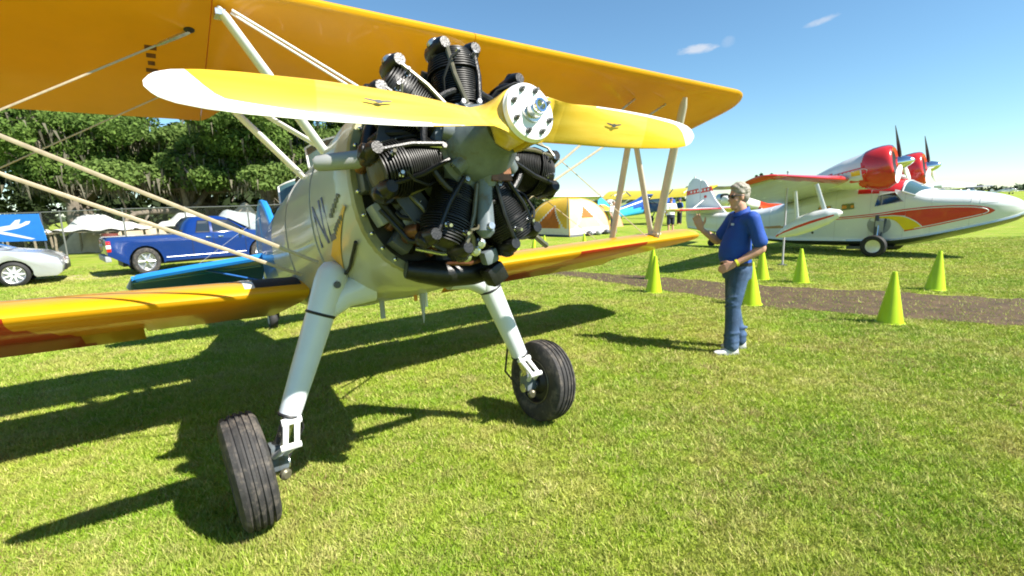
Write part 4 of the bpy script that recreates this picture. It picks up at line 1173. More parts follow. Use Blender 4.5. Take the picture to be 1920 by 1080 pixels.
for sg in (-1, 1):
    hull_strip('red_sweep', M['wred'], list(np.linspace(-1.2, 0.555, 40)), UP, INN, 0.004, sg)
    hull_strip('red_sweep', M['wred'], list(tipx(70, 0.557, 2.165)), UP, DN, 0.004, sg, 16)
    hull_strip('yellow_sweep', M['wyel'], list(np.linspace(-0.35, 0.91, 60)), YT, YB, 0.007, sg)
    def line(fn, x0, x1, off, r, dz=0.0):
        MB().tube([Vector((x, sg * (hull_y(x, fn(x) + dz) + off), fn(x) + dz)) for x in np.linspace(x0, x1, 50)], r, 5, 0, 0.4, up=(0, 0, 1)).build('white_outline', M['wwhite'], WG)
    line(UP, -1.2, 1.95, 0.006, 0.011, -0.038); line(DN, 0.75, 1.95, 0.006, 0.010, 0.036); line(YT, -0.3, 0.90, 0.009, 0.011, 0.004)
    pts = [(1.95, UP(1.95) - 0.038), (2.02, 1.205), (2.055, 1.17), (2.05, 1.135), (2.0, 1.10), (1.95, DN(1.95) + 0.036)]
    MB().tube([Vector((x, sg * (hull_y(x, z) + 0.006), z)) for x, z in densify(pts, 4)[:-4]], 0.011, 5).build('white_outline', M['wwhite'], WG)
# windscreen in two panes over the deck
def deck_pt(x, y, off):
    kz, cz, cw, sw, sz, dz = hst(x)
    k = min(1.0, abs(y) / sw) ** 1.25
    a = math.acos(k)
    n_ = Vector((0.35, math.copysign(k, y), 0.8)).normalized()
    return Vector((x, y, sz + (dz - sz) * math.sin(a))) + n_ * off
for sg in (1, -1):
    rr = []
    for i in range(9):
        f = i / 8; y = sg * lerp(0.02, 0.735, f)
        xf, xb = 1.00 - 0.30 * f ** 2, 0.50 - 0.06 * f
        rr.append([deck_pt(lerp(xf, xb, k / 8), y, 0.014) for k in range(9)])
    mb = MB(); mb.rings(rr, 0, False, False, False)
    wp = mb.build('windshield_pane', M['wglass'], WG, smooth=60)
    for ln in ([r[0] for r in rr], [r[-1] for r in rr], rr[0], rr[-1]):
        MB().tube(ln, 0.018, 6).build('windshield_frame', M['wwhite'], wp)
MB().ell((0.30, -0.22, 2.04), (0.14, 0.13, 0.07)).build('deck_fairing', M['wwhite'], WG)
# wing: leading edge runs out to the near tip
def wsec(y):
    a = abs(y)
    ch = interp(a, [0, 1.8, 5.7, 6.0, 6.12], [2.25, 2.1, 1.15, 0.95, 0.35])
    lex = interp(a, [0, 1.8, 5.7, 6.0, 6.12], [-0.30, -0.36, -0.57, -0.64, -0.85])
    lez = interp(a, [0, 1.8, 6.12], [1.98, 2.00, 2.07])
    return wing_section(y, lex, lez, ch, R(13), 0, 1.0, interp(a, [0, 1.8, 6.12], [1.35, 1.25, 0.8]))
def wmat(c):
    a = abs(c.y); lex = interp(a, [0, 1.8, 5.7, 6.12], [-0.30, -0.36, -0.57, -0.7])
    if (lex - c.x) < 0.17 and a > 2.15: return 1
    if a < 2.15 and lex - c.x < 0.42 - 0.3 * abs(a - 1.5): return 1
    if a > 5.93: return 1
    return 0
mb = MB(); mb.rings([wsec(y) for y in list(np.linspace(-6.12, -5.6, 14)) + list(np.linspace(-5.5, 5.5, 80)) + list(np.linspace(5.6, 6.12, 14))])
mb.build('wing', [M['wwhite'], M['wred']], WG, smooth=45, matfn=wmat)
M['seam'] = mat('panel_joint', (0.42, 0.43, 0.42), 0.4)
for x in (1.75, 1.05, 0.52, -0.2, -1.0, -1.9, -2.8, -3.8, -4.6):
    MB().tube([q + (q - Vector((x, 0, 1.1))).normalized() * 0.0015 for q in hull_ring(x)[4:-4]], 0.0035, 4).build('panel_seam', M['seam'], WG)
for sg in (-1, 1):
    MB().tube([Vector((x, sg * (hull_y(x, z) + 0.001), z)) for x, z in densify([(-1.75, 0.75), (-2.35, 0.80), (-2.33, 1.12), (-1.78, 1.16)], 6) + [(-1.75, 0.75)]], 0.005, 4).build('hatch_outline', M['seam'], WG)
    MB().tube([Vector((x, sg * (hull_y(x, z) + 0.001), z)) for x, z in densify([(1.9, 1.34), (2.2, 1.36), (2.2, 1.46), (1.9, 1.46)], 4) + [(1.9, 1.34)]], 0.004, 4).build('hatch_outline', M['seam'], WG)
# nacelles
TILT = R(11)
def nv(sg, s, a, r):
    """nacelle point: s behind the cowl lip, ring angle a, radius r"""
    c = Vector((0.46, sg * 1.8, 2.33))
    ax_ = Vector((-math.cos(TILT), 0, -math.sin(TILT))); up_ = Vector((-math.sin(TILT), 0, math.cos(TILT)))
    return c + ax_ * s + Vector((0, 1, 0)) * (r * math.cos(a)) + up_ * (r * math.sin(a))
NP = [(0.30, 0.0), (0.10, 0.16), (0.06, 0.30), (0.02, 0.36), (-0.005, 0.40), (0.02, 0.445), (0.08, 0.475), (0.2, 0.49), (0.38, 0.485), (0.52, 0.455), (0.58, 0.425), (0.72, 0.405), (1.0, 0.36), (1.3, 0.28), (1.65, 0.17), (2.0, 0.06)]
for sg in (-1, 1):
    rr = []
    for s_, r_ in NP:
        for_ = []
        for k in range(44):
            a = 2 * PI * k / 44
            rb = r_
            if math.sin(a) < 0 and s_ > 0.1: rb = r_ * (1 + 0.12 * -math.sin(a))
            q = nv(sg, s_, a, max(rb, 0.002)); for_.append(q)
        rr.append(for_)
    fine = []
    for i in range(len(rr) - 1):
        n_ = 5 if NP[i][0] > 0.4 else 2
        for j in range(n_): fine.append([a.lerp(b, j / n_) for a, b in zip(rr[i], rr[i + 1])])
    fine.append(rr[-1])
    c0 = nv(sg, 0, 0, 0)
    def nmat(c, sg=sg):
        d = c - c0
        s_ = -(d.x * math.cos(TILT) + d.z * math.sin(TILT)); t_ = -d.x * math.sin(TILT) + d.z * math.cos(TILT)
        if s_ < 0.13 and math.hypot(d.y, t_) < 0.33: return 2
        if t_ < 0.0 and s_ < 0.62 + 0.12 * math.sin(t_ * 14): return 1
        if s_ < 0.62 - 0.25 * max(0, t_ - 0.05): return 1
        k = s_ - 0.6
        if abs(t_ - 0.02 - 0.02 * k) < 0.030 and k < 1.3: return 1
        if -0.11 < t_ < -0.02 and 0.64 < s_ < 0.64 + 0.22: return 3
        return 0
    mb = MB(); mb.rings(fine)
    nc = mb.build('nacelle', [M['wwhite'], M['wred'], M['black'], M['wyel']], WG, smooth=50, matfn=nmat)
    # pale outlines of the painted flash and a row of small marks along it
    MB().tube([nv(sg, s_, PI + 0.02 - t_ if sg < 0 else t_ - 0.02, interp(s_, [q[0] for q in NP[5:]], [q[1] for q in NP[5:]]) + 0.004) for s_, t_ in [(0.95, 0.03), (0.7, 0.06), (0.55, 0.05), (0.48, -0.05), (0.5, -0.18), (0.6, -0.26)]], 0.008, 5).build('painted_outline', M['wwhite'], nc)
    for k in range(11):
        s_ = 0.78 + 0.09 * k
        MB().box(nv(sg, s_, PI - 0.02 if sg < 0 else 0.02, interp(s_, [q[0] for q in NP[5:]], [q[1] for q in NP[5:]]) + 0.002), (0.045, 0.006, 0.03), 0, Matrix.Rotation(-TILT + 0.3, 3, 'Y')).build('painted_mark', M['wwhite'], nc)
    # lower cowl fairing down to the wing root, painted red
    mb = MB()
    rr2 = []
    for q, wv, zt, zb in [(0.36, 0.10, 2.1, 1.98), (0.25, 0.30, 2.15, 1.86), (0.0, 0.38, 2.2, 1.80), (-0.35, 0.36, 2.2, 1.80), (-0.8, 0.22, 2.1, 1.83)]:
        rr2.append([Vector((q, sg * 1.8 + wv * math.cos(a), (zt + zb) / 2 + (zt - zb) / 2 * math.sin(a))) for a in np.linspace(0, 2 * PI, 21)[:-1]])
    mb.rings(rr2); mb.build('lower_cowl', M['wred'], nc)
    # spinner and three blades at rest
    tip = nv(sg, -0.36, 0, 0); axn = Vector((math.cos(TILT), 0, math.sin(TILT)))
    sp = MB().lathe([(0.0, 0.155), (0.06, 0.16), (0.14, 0.145), (0.24, 0.10), (0.31, 0.05), (0.335, 0.0)], nv(sg, -0.02, 0, 0), axn, 24).build('spinner', M['chrome'], WG)
    hub = nv(sg, -0.09, 0, 0)
    upv = Vector((-math.sin(TILT), 0, math.cos(TILT))); lat = Vector((0, 1, 0))
    for th, m_ in ((R(93), 'dark_grey'), (R(213), 'white'), (R(333), 'white')):  # dark and white blades: shade and sunlight put into their colours
        rd = lat * math.cos(th) + upv * math.sin(th); tg = axn.cross(rd)
        mb = MB(); rr3 = []
        for r_, c_, t_, b_ in [(0.13, 0.05, 0.04, 60), (0.25, 0.09, 0.028, 45), (0.45, 0.115, 0.02, 33), (0.65, 0.11, 0.013, 24), (0.80, 0.085, 0.009, 19), (0.88, 0.045, 0.005, 17)]:
            e1 = tg * math.cos(R(b_)) + axn * math.sin(R(b_)); e2 = axn * math.cos(R(b_)) - tg * math.sin(R(b_))
            rr3.append([hub + rd * r_ + e1 * (c_ * math.cos(a) / 1.6) + e2 * (t_ * math.sin(a)) for a in np.linspace(0, 2 * PI, 15)[:-1]])
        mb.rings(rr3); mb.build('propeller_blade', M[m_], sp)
# tip floats on struts
for sg in (-1, 1):
    mb = MB(); rr = []
    for x, zc_, hw, hh in [(0.14, 1.26, 0.02, 0.02), (0.08, 1.25, 0.09, 0.08), (-0.1, 1.20, 0.16, 0.16), (-0.4, 1.10, 0.19, 0.21), (-0.7, 0.98, 0.16, 0.20), (-0.95, 0.86, 0.10, 0.13), (-1.14, 0.74, 0.03, 0.04)]:
        rr.append([Vector((x, sg * 4.5 + hw * math.cos(a), zc_ + hh * (math.sin(a) if math.sin(a) > 0 else 1.1 * math.sin(a)))) for a in np.linspace(0, 2 * PI, 25)[:-1]])
    fine = []
    for i in range(len(rr) - 1): fine += [[a.lerp(b, j / 6) for a, b in zip(rr[i], rr[i + 1])] for j in range(6)]
    fine.append(rr[-1])
    mb.rings(fine)
    def fmat(c):
        zc_ = interp(-c.x, [-0.14, 0.1, 0.4, 0.7, 0.95, 1.14], [1.26, 1.20, 1.10, 0.98, 0.86, 0.74])
        k = c.z - zc_ + 0.01
        return 1 if abs(k) < 0.020 and c.x < 0.02 else 0
    fl = mb.build('tip_float', [M['wwhite'], M['wred']], WG, smooth=50, matfn=fmat)
    for a, b, r_ in [((-0.39, 1.88), (-0.20, 1.33), 0.045), ((-0.80, 1.75), (-0.72, 1.12), 0.038)]:
        MB().tube([(a[0], sg * 4.5, a[1]), (b[0], sg * 4.5, b[1])], r_, 10, 0, 0.5, up=(1, 0, 0)).build('float_strut', M['wwhite'], fl)
# fin, rudder, tailplane
def vfn(q, d): return Vector((q[0], d, q[1]))
mb = MB(); mb.prism([(-4.36, 1.10), (-4.62, 1.40), (-4.80, 1.62), (-5.0, 1.95), (-5.15, 2.2), (-5.22, 2.27), (-5.34, 2.30), (-5.34, 1.0)], vfn, -0.04, 0.04)
fn = mb.build('tail_fin', M['wwhite'], WG, smooth=30, bevel=0.02)
mb = MB(); mb.prism([(-5.36, 2.31), (-5.52, 2.37), (-5.66, 2.36), (-5.80, 2.2), (-5.88, 1.9), (-5.90, 1.5), (-5.87, 0.9), (-5.80, 0.60), (-5.36, 0.66)], vfn, -0.035, 0.035)
rd_ = mb.build('rudder', M['wwhite'], WG, smooth=30, bevel=0.015)
MB().box((-5.6, 0, 2.40), (0.05, 0.03, 0.07)).build('beacon', M['lamp_clear'], rd_)
for sg in (-1, 1):
    for par, x0, x1 in ((fn, -4.93, -5.33), (rd_, -5.37, -5.86)):
        mb = MB(); mb.prism([(x0, 1.86 - (x0 + 5.36) * -0.12), (x1, 1.84 + (x1 + 5.36) * 0.12), (x1, 1.99 + (x1 + 5.36) * 0.12), (x0 - 0.06, 2.01 - (x0 + 5.36) * -0.12)], vfn, sg * 0.041, sg * 0.047)
        mb.build('red_band', M['wred'], par, smooth=0)
    for k in range(6):
        x = -5.06 - k * 0.125
        MB().box((x, sg * 0.049, 1.93 + (x + 5.36) * 0.12), (0.055, 0.004, 0.07), 0, Matrix.Rotation(0.3, 3, 'Y')).build('band_mark', M['wwhite'], fn if x > -5.33 else rd_)
    MB().lathe([(0, 0.055), (0.004, 0.05)], (-5.16, sg * 0.04, 1.72), (0, sg, 0), 14).build('round_emblem', M['wred'], fn)
def tsec(y):
    a = abs(y)
    ch = interp(a, [0, 1.7, 1.95, 2.0], [1.25, 0.85, 0.6, 0.2]); lx = interp(a, [0, 1.7, 1.95, 2.0], [-4.55, -4.85, -4.98, -5.15])
    return [Vector((lx - ch * (0.5 - 0.5 * math.cos(b)), y, 1.30 - 0.06 * ch * 0 + (0.055 if a < 1.9 else 0.03) * math.sin(b))) for b in np.linspace(0, 2 * PI, 23)[:-1]]
mb = MB(); mb.rings([tsec(y) for y in np.linspace(-2, 2, 60)])
mb.build('tailplane', [M['wwhite'], M['wred'], M['wyel']], WG, smooth=50, matfn=lambda c: 1 if c.x > interp(abs(c.y), [0, 1.7, 2.0], [-4.55, -4.85, -5.0]) - 0.10 else (2 if abs(c.y) > 1.5 and c.z > 1.3 else 0))
MB().tube([(-5.1, -1.0, 1.33), (-5.2, -0.04, 1.62)], 0.02, 8).build('tail_brace', M['wwhite'], WG)
MB().lathe([(-0.05, 0.05), (-0.05, 0.12), (0.05, 0.12), (0.05, 0.05)], (-4.9, 0, 0.12), (0, 1, 0), 16).build('tail_wheel', M['rubber_dark'], WG)
MB().tube([(-4.9, 0.05, 0.12), (-4.8, 0.02, 0.55)], 0.03, 8).build('tail_wheel_strut', M['dark_grey'], WG)

# ------------------------------------------------------------------ lime cones
def make_cone(h, r):
    root = empty('traffic_cone', (0, 0, 0))
    mb = MB()
    k = r / 0.125
    mb.lathe([(0.0, r * 1.02), (0.004, r * 1.13), (0.012, r * 1.12), (0.020, r * 1.01), (h * 0.5, r * 0.60), (h * 0.93, r * 0.235), (h * 0.985, r * 0.19), (h, r * 0.165), (h, r * 0.10), (h * 0.96, r * 0.10), (h * 0.5, r * 0.53), (0.02, r * 0.93), (0.0, r * 0.93)], (0, 0, 0), (0, 0, 1), 32, caps=False)
    mb.build('shell', M['cone'], root, smooth=35)
    MB().lathe([(h * 0.962, 0.0), (h * 0.962, r * 0.098)], (0, 0, 0), (0, 0, 1), 12, caps=False).build('top_hole', M['dark_grey'], root)
    return root
cone0 = make_cone(0.665, 0.143)
first = True
CONES = [(4.83, 6.045, 1.0, 'large lime green cone nearest the viewer on the lawn edge of the dirt track'),
         (7.15, 8.06, 1.0, 'lime green cone furthest right beyond the dirt track below the nose of the flying boat'),
         (5.55, 9.19, 0.98, 'lime green cone on the far side of the track just right of the thin pole'),
         (5.06, 9.70, 0.96, 'lime green cone close behind the man and left of the thin pole'),
         (3.71, 7.39, 1.0, 'lime green cone half hidden behind the jeans of the man'),
         (2.57, 8.68, 1.0, 'lime green cone standing in the open under the tip of the low yellow wing'),
         (2.98, 10.2, 0.98, 'lime green cone just behind another cone and cut off by the low yellow wing'),
         (0.20, 16.2, 0.80, 'small far cone at the left end of the row beside the black engine'),
         (0.87, 18.0, 0.72, 'small far cone of which only the tip shows above the low yellow wing'),
         (1.24, 17.8, 0.78, 'small far cone standing in front of the left face of the tent'),
         (2.93, 19.3, 0.70, 'small far cone in front of the right face of the tent')]
for x, y, k, lb in CONES:
    o = cone0 if first else copy_tree(cone0)
    first = False
    o.location = (x, y, 0); o.scale = (k, k, k); o.rotation_euler = (rng.normal(0, 0.022), rng.normal(0, 0.022), rng.random() * 6)
    tag(o, lb, 'cone', 'lime cones along the dirt track')
# thin marker pole
PL = empty('marker_pole', (6.53, 11.6, 0))
tag(PL, 'thin grey pole standing in the grass in front of the float of the flying boat', 'pole')
MB().tube([(0, 0, 0), (0, 0, 2.2)], 0.022, 10).build('shaft', mat('pole_grey', (0.42, 0.40, 0.44), 0.5), PL)
MB().box((0, 0, 0.015), (0.16, 0.16, 0.03), bevel if False else 0).build('foot_plate', M['dark_grey'], PL)
MB().ell((0, 0, 2.2), (0.03, 0.03, 0.03)).build('top_cap', M['grey'], PL)

# ------------------------------------------------------------------ people
def seg(mb, a, b, r0, r1, n=14):
    a, b = Vector(a), Vector(b); d = (b - a).normalized()
    mb.tube([a - d * r0 * 0.7, a - d * r0 * 0.35, a, b, b + d * r1 * 0.35, b + d * r1 * 0.7], [r0 * 0.5, r0 * 0.9, r0, r1, r1 * 0.9, r1 * 0.5], n)
def chain(mb, pts, rad, n=14):
    for i in range(len(pts) - 1): seg(mb, pts[i], pts[i + 1], rad[i], rad[i + 1], n)
def oval(c, rx, ry, n=24, rz=0.0):
    return [Vector((c[0] + rx * math.cos(t) * math.cos(rz) - ry * math.sin(t) * math.sin(rz), c[1] + rx * math.cos(t) * math.sin(rz) + ry * math.sin(t) * math.cos(rz), c[2])) for t in np.linspace(0, 2 * PI, n + 1)[:-1]]
def hand(mb, wrist, palm_dir, side, out, L_=0.19, curl=0.3, spread=0.12, splay_thumb=0.9):
    """palm, four unequal bent fingers and a thumb; palm_dir along the hand, side towards the thumb, out = away from the palm face"""
    w_, d, s, o_ = Vector(wrist), Vector(palm_dir).normalized(), Vector(side).normalized(), Vector(out).normalized()
    pl = L_ * 0.5
    for e in (-0.026, -0.009, 0.009, 0.026):
        seg(mb, w_ + s * e * 0.7, w_ + d * pl + s * e * 1.25, 0.019, 0.016, 10)
    for e, f in ((0.036, 0.40), (0.012, 0.47), (-0.012, 0.44), (-0.035, 0.34)):
        b = w_ + d * pl + s * e
        d1 = (d + s * e * spread * 30 * 0.25 - o_ * curl * 0.4).normalized()
        d2 = (d1 - o_ * curl).normalized(); d3 = (d2 - o_ * curl * 0.8).normalized()
        l = L_ * f
        p1 = b + d1 * l * 0.45; p2 = p1 + d2 * l * 0.32; p3 = p2 + d3 * l * 0.23
        chain(mb, [b - d1 * 0.012, p1, p2, p3], [0.0105, 0.0098, 0.0088, 0.0075], 8)
    tb = w_ + d * pl * 0.30 + s * 0.030
    t1 = (d * 0.55 + s * splay_thumb - o_ * 0.15).normalized(); t2 = (d * 0.85 + s * splay_thumb * 0.5 - o_ * 0.2).normalized()
    chain(mb, [tb, tb + t1 * 0.042, tb + t1 * 0.042 + t2 * 0.032, tb + t1 * 0.042 + t2 * 0.055], [0.016, 0.0135, 0.012, 0.009], 8)
def head(mb, c, f, l, s=1.0):
    """skull, face, ears and neck stub; f = facing, l = its left"""
    c, f, l = Vector(c), Vector(f).normalized(), Vector(l).normalized(); u = f.cross(l)
    rot = Matrix((f, l, u)).transposed()
    E = lambda off, rad, n=16, m=10: mb.ell(c + (f * off[0] + l * off[1] + u * off[2]) * s, [q * s for q in rad], n, m, 0, rot)
    E((-0.012, 0, 0.035), (0.096, 0.076, 0.088), 20, 14)
    E((0.028, 0, -0.045), (0.066, 0.060, 0.080))
    E((0.052, 0, -0.088), (0.036, 0.036, 0.030))       # chin
    E((0.040, 0, -0.105), (0.050, 0.045, 0.030))       # heavier jaw
    E((0.070, 0, 0.026), (0.024, 0.056, 0.014))        # brow
    E((0.094, 0, -0.014), (0.016, 0.011, 0.026))       # nose bridge
    E((0.106, 0, -0.032), (0.017, 0.015, 0.013))       # nose tip
    E((0.083, 0, -0.062), (0.012, 0.026, 0.007))       # lips
    E((0.081, 0, -0.073), (0.012, 0.023, 0.007))
    for e in (-1, 1):
        E((0.050, e * 0.046, -0.028), (0.030, 0.022, 0.026))   # cheek
        E((-0.004, e * 0.078, -0.008), (0.022, 0.011, 0.034), 12, 8)   # ear
    return rot

PM = empty('person', (2.40, 5.09, 0), math.atan2(0.05, -1.0))
PM.scale = (0.94, 0.90, 1.0)
tag(PM, 'grey haired man in a blue polo shirt, jeans and sunglasses gesturing beside the biplane', 'person')
# local frame: x forward (to the left in the picture), y his left (towards the viewer), z up
hc = Vector((0.035, 0.0, 1.655)); hf = Vector((1, 0.10, -0.06)).normalized(); hl = Vector((-0.10, 1, 0)).normalized(); hl = (hl - hf * hl.dot(hf)).normalized()
sL, eL, wL = Vector((-0.045, 0.215, 1.435)), Vector((-0.14, 0.255, 1.13)), Vector((0.115, 0.215, 0.985))
sR, eR, wR = Vector((0.0, -0.205, 1.43)), Vector((0.145, -0.26, 1.18)), Vector((0.345, -0.20, 1.305))
body = MB()
head(body, hc, hf, hl)
chain(body, [(-0.02, 0, 1.43), (-0.005, 0, 1.50), (0.02, 0, 1.58)], [0.075, 0.065, 0.062])
body.rings([oval((0.0, 0, 0.90), 0.10, 0.15), oval((0.03, 0, 1.05), 0.14, 0.155), oval((0.02, 0, 1.2), 0.13, 0.16), oval((-0.01, 0, 1.36), 0.11, 0.165), oval((-0.02, 0, 1.44), 0.07, 0.12)])
for a, e, w_ in ((sL, eL, wL), (sR, eR, wR)):
    m_ = e.lerp(w_, 0.25)
    chain(body, [a, e, m_, w_], [0.058, 0.044, 0.046, 0.028])
# near hand rests loosely in front of the belt, far hand is held up open
hand(body, wL + Vector((0.02, -0.005, -0.01)), (0.85, -0.30, -0.42), (0.25, -0.35, 0.9), (0.1, 0.9, 0.3), 0.185, 0.55, 0.1, 0.6)
hand(body, wR + Vector((0.02, 0.004, 0.02)), (0.42, 0.05, 0.9), (-0.85, 0.25, 0.42), (-0.25, -0.95, 0.0), 0.185, 0.22, 0.22, 0.9)
organic('body', body, 0.0085, M['skin'], PM, 3, 0.4)
# shirt: torso with belly, open short sleeves
sh = MB()
sh.rings([oval((0.030, 0, 0.965), 0.160, 0.179, 30), oval((0.045, 0, 1.04), 0.173, 0.184, 30), oval((0.045, 0, 1.13), 0.167, 0.182, 30), oval((0.025, 0, 1.24), 0.147, 0.180, 30), oval((0.0, 0, 1.33), 0.126, 0.182, 30),
          oval((-0.012, 0, 1.40), 0.110, 0.177, 30), oval((-0.016, 0, 1.45), 0.087, 0.138, 30), oval((-0.012, 0, 1.485), 0.073, 0.090, 30)])
chain(sh, [(-0.015, 0.13, 1.42), sL, sL.lerp(eL, 0.45), sL.lerp(eL, 0.78)], [0.078, 0.076, 0.073, 0.080])
chain(sh, [(-0.005, -0.13, 1.42), sR, sR.lerp(eR, 0.45), sR.lerp(eR, 0.74)], [0.078, 0.075, 0.072, 0.077])
organic('polo_shirt', sh, 0.0105, M['polo'], PM, 5, 0.5)
cl = MB()
rr = []
for k in range(25):
    t = 2 * PI * k / 24
    cx, cy = math.cos(t), math.sin(t)
    rr.append([Vector((-0.006 + 0.083 * cx, 0.088 * cy, 1.468 - 0.022 * cx)), Vector((0.002 + 0.077 * cx, 0.080 * cy, 1.522 - 0.035 * cx)), Vector((0.004 + 0.088 * cx, 0.092 * cy, 1.512 - 0.038 * cx)), Vector((-0.002 + 0.098 * cx, 0.108 * cy, 1.472 - 0.026 * cx))])
cl.rings(rr, 0, False, False)
cl.build('collar', M['polo'], PM, smooth=50)
MB().rings([[Vector((x_, y_, z_)) for y_ in (-0.017, 0.017)] for x_, z_ in [(0.100, 1.46), (0.118, 1.41), (0.138, 1.33)]], 0, False, False, False).build('placket', M['polo'], PM)
MB().box((0.118, 0.088, 1.375), (0.006, 0.035, 0.022), 0, Matrix.Rotation(0.6, 3, 'Z')).build('chest_emblem', mat('pale_emblem', (0.4, 0.5, 0.7), 0.5), PM)
# jeans
hipL, knL, anL = Vector((0.02, 0.10, 0.90)), Vector((0.085, 0.115, 0.50)), Vector((0.085, 0.12, 0.09))
hipR, knR, anR = Vector((0.0, -0.10, 0.90)), Vector((0.0, -0.115, 0.50)), Vector((-0.095, -0.12, 0.09))
jn = MB()
jn.rings([oval((0.012, 0, 0.80), 0.145, 0.175, 28), oval((0.018, 0, 0.90), 0.160, 0.188, 28), oval((0.026, 0, 0.985), 0.158, 0.183, 28)])
chain(jn, [hipL, hipL.lerp(knL, 0.5), knL, knL.lerp(anL, 0.5), anL], [0.108, 0.095, 0.080, 0.077, 0.083])
chain(jn, [hipR, hipR.lerp(knR, 0.5), knR, knR.lerp(anR, 0.5), anR], [0.108, 0.095, 0.080, 0.077, 0.083])
for c, k in ((anL, 0.02), (anR, 0.02), (knL, 0.0), (knR, 0.0)):     # stacked folds above the shoe and behind the knee
    for dz in (0.03, 0.075, 0.12):
        jn.lathe([(-0.015, 0.076), (0, 0.090), (0.015, 0.076)], c + Vector((0.004 * math.sin(dz * 90), 0.004 * math.cos(dz * 50), dz + k)), (0.15 * math.sin(dz * 60), 0.2 * math.cos(dz * 77), 1), 16)
organic('jeans', jn, 0.0105, M['denim'], PM, 4, 0.5)
MB().rings([[Vector((0.028 + 0.166 * math.cos(t), 0.190 * math.sin(t), 0.962 + dz)) for t in np.linspace(0, 2 * PI, 31)[:-1]] for dz in (-0.018, 0.018)], 0, False, False).build('belt', M['black'], PM)
for c, yaw in ((anL, 0.10), (anR, -0.15)):
    s_ = MB()
    rot = Matrix.Rotation(yaw, 3, 'Z')
    o_ = Vector((c.x, c.y, 0))
    rr = []
    for x, hw, hz, zb in [(-0.075, 0.028, 0.07, 0.0), (-0.06, 0.038, 0.09, 0.0), (0.0, 0.043, 0.10, 0.0), (0.06, 0.046, 0.075, 0.0), (0.12, 0.050, 0.055, 0.0), (0.17, 0.043, 0.042, 0.002), (0.195, 0.022, 0.03, 0.006)]:
        rr.append([o_ + rot @ Vector((x, hw * math.cos(a), zb + max(0, hz * (0.45 + 0.55 * math.sin(a))) if math.sin(a) > -0.5 else zb)) for a in np.linspace(0, 2 * PI, 17)[:-1]])
    s_.rings(rr)
    sho = s_.build('shoe', M['shoe'], PM, smooth=50)
    MB().prism([(-0.08, -0.034), (-0.05, -0.046), (0.1, -0.053), (0.17, -0.045), (0.20, -0.018), (0.20, 0.018), (0.17, 0.045), (0.1, 0.053), (-0.05, 0.046), (-0.08, 0.034)], lambda q, d: o_ + rot @ Vector((q[0], q[1], d)), 0.0, 0.02).build('sole', M['grey'], sho)
# hair, sunglasses, wristband, ring of cap-like fringe
hr = MB()
rot = Matrix((hf, hl, hf.cross(hl))).transposed(); hu = hf.cross(hl)
hr.ell(hc + hf * -0.020 + hu * 0.052, (0.099, 0.082, 0.088), 22, 14, 0, rot)
hr.ell(hc + hf * -0.058 + hu * 0.0, (0.060, 0.079, 0.072), 18, 12, 0, rot)
hr.ell(hc + hf * 0.035 + hu * 0.098, (0.050, 0.062, 0.030), 16, 10, 0, rot)
for k in range(230):
    a, b = rng.random() * 2 * PI, rng.uniform(-0.35, 0.97)
    if b < 0.35 and math.cos(a) > 0.25: continue
    q = hc + hf * (-0.020 + 0.090 * math.cos(a) * math.sqrt(1 - b * b)) + hl * (0.077 * math.sin(a) * math.sqrt(1 - b * b)) + hu * (0.055 + 0.082 * b)
    kk = rng.uniform(0.008, 0.019); hr.ell(q + Vector((0, 0, rng.normal(0, 0.004))), (kk * 1.5, kk, kk), 6, 4)
organic('hair', hr, 0.006, M['hair'], PM, 1, 0.3)
for e in (-1, 1):
    mb = MB(); mb.ell(hc + hf * 0.082 + hl * e * 0.033 + hu * 0.006, (0.016, 0.030, 0.021), 14, 10, 0, rot)
    g = mb.build('sunglass_lens', M['black'], PM)
    MB().tube([hc + hf * 0.080 + hl * e * 0.062 + hu * 0.012, hc + hf * 0.02 + hl * e * 0.083 + hu * 0.014, hc + hf * -0.02 + hl * e * 0.084 + hu * 0.008], 0.0055, 6).build('temple_arm', M['black'], g)
MB().tube([hc + hf * 0.099 + hl * -0.02 + hu * 0.010, hc + hf * 0.103 + hu * 0.012, hc + hf * 0.099 + hl * 0.02 + hu * 0.010], 0.004, 6).build('bridge', M['black'], PM)
d = (wL - eL).normalized()
MB().lathe([(-0.012, 0.031), (-0.012, 0.037), (0.012, 0.036), (0.012, 0.030)], wL - d * 0.015, d, 18, caps=False).build('wristband', M['band'], PM)

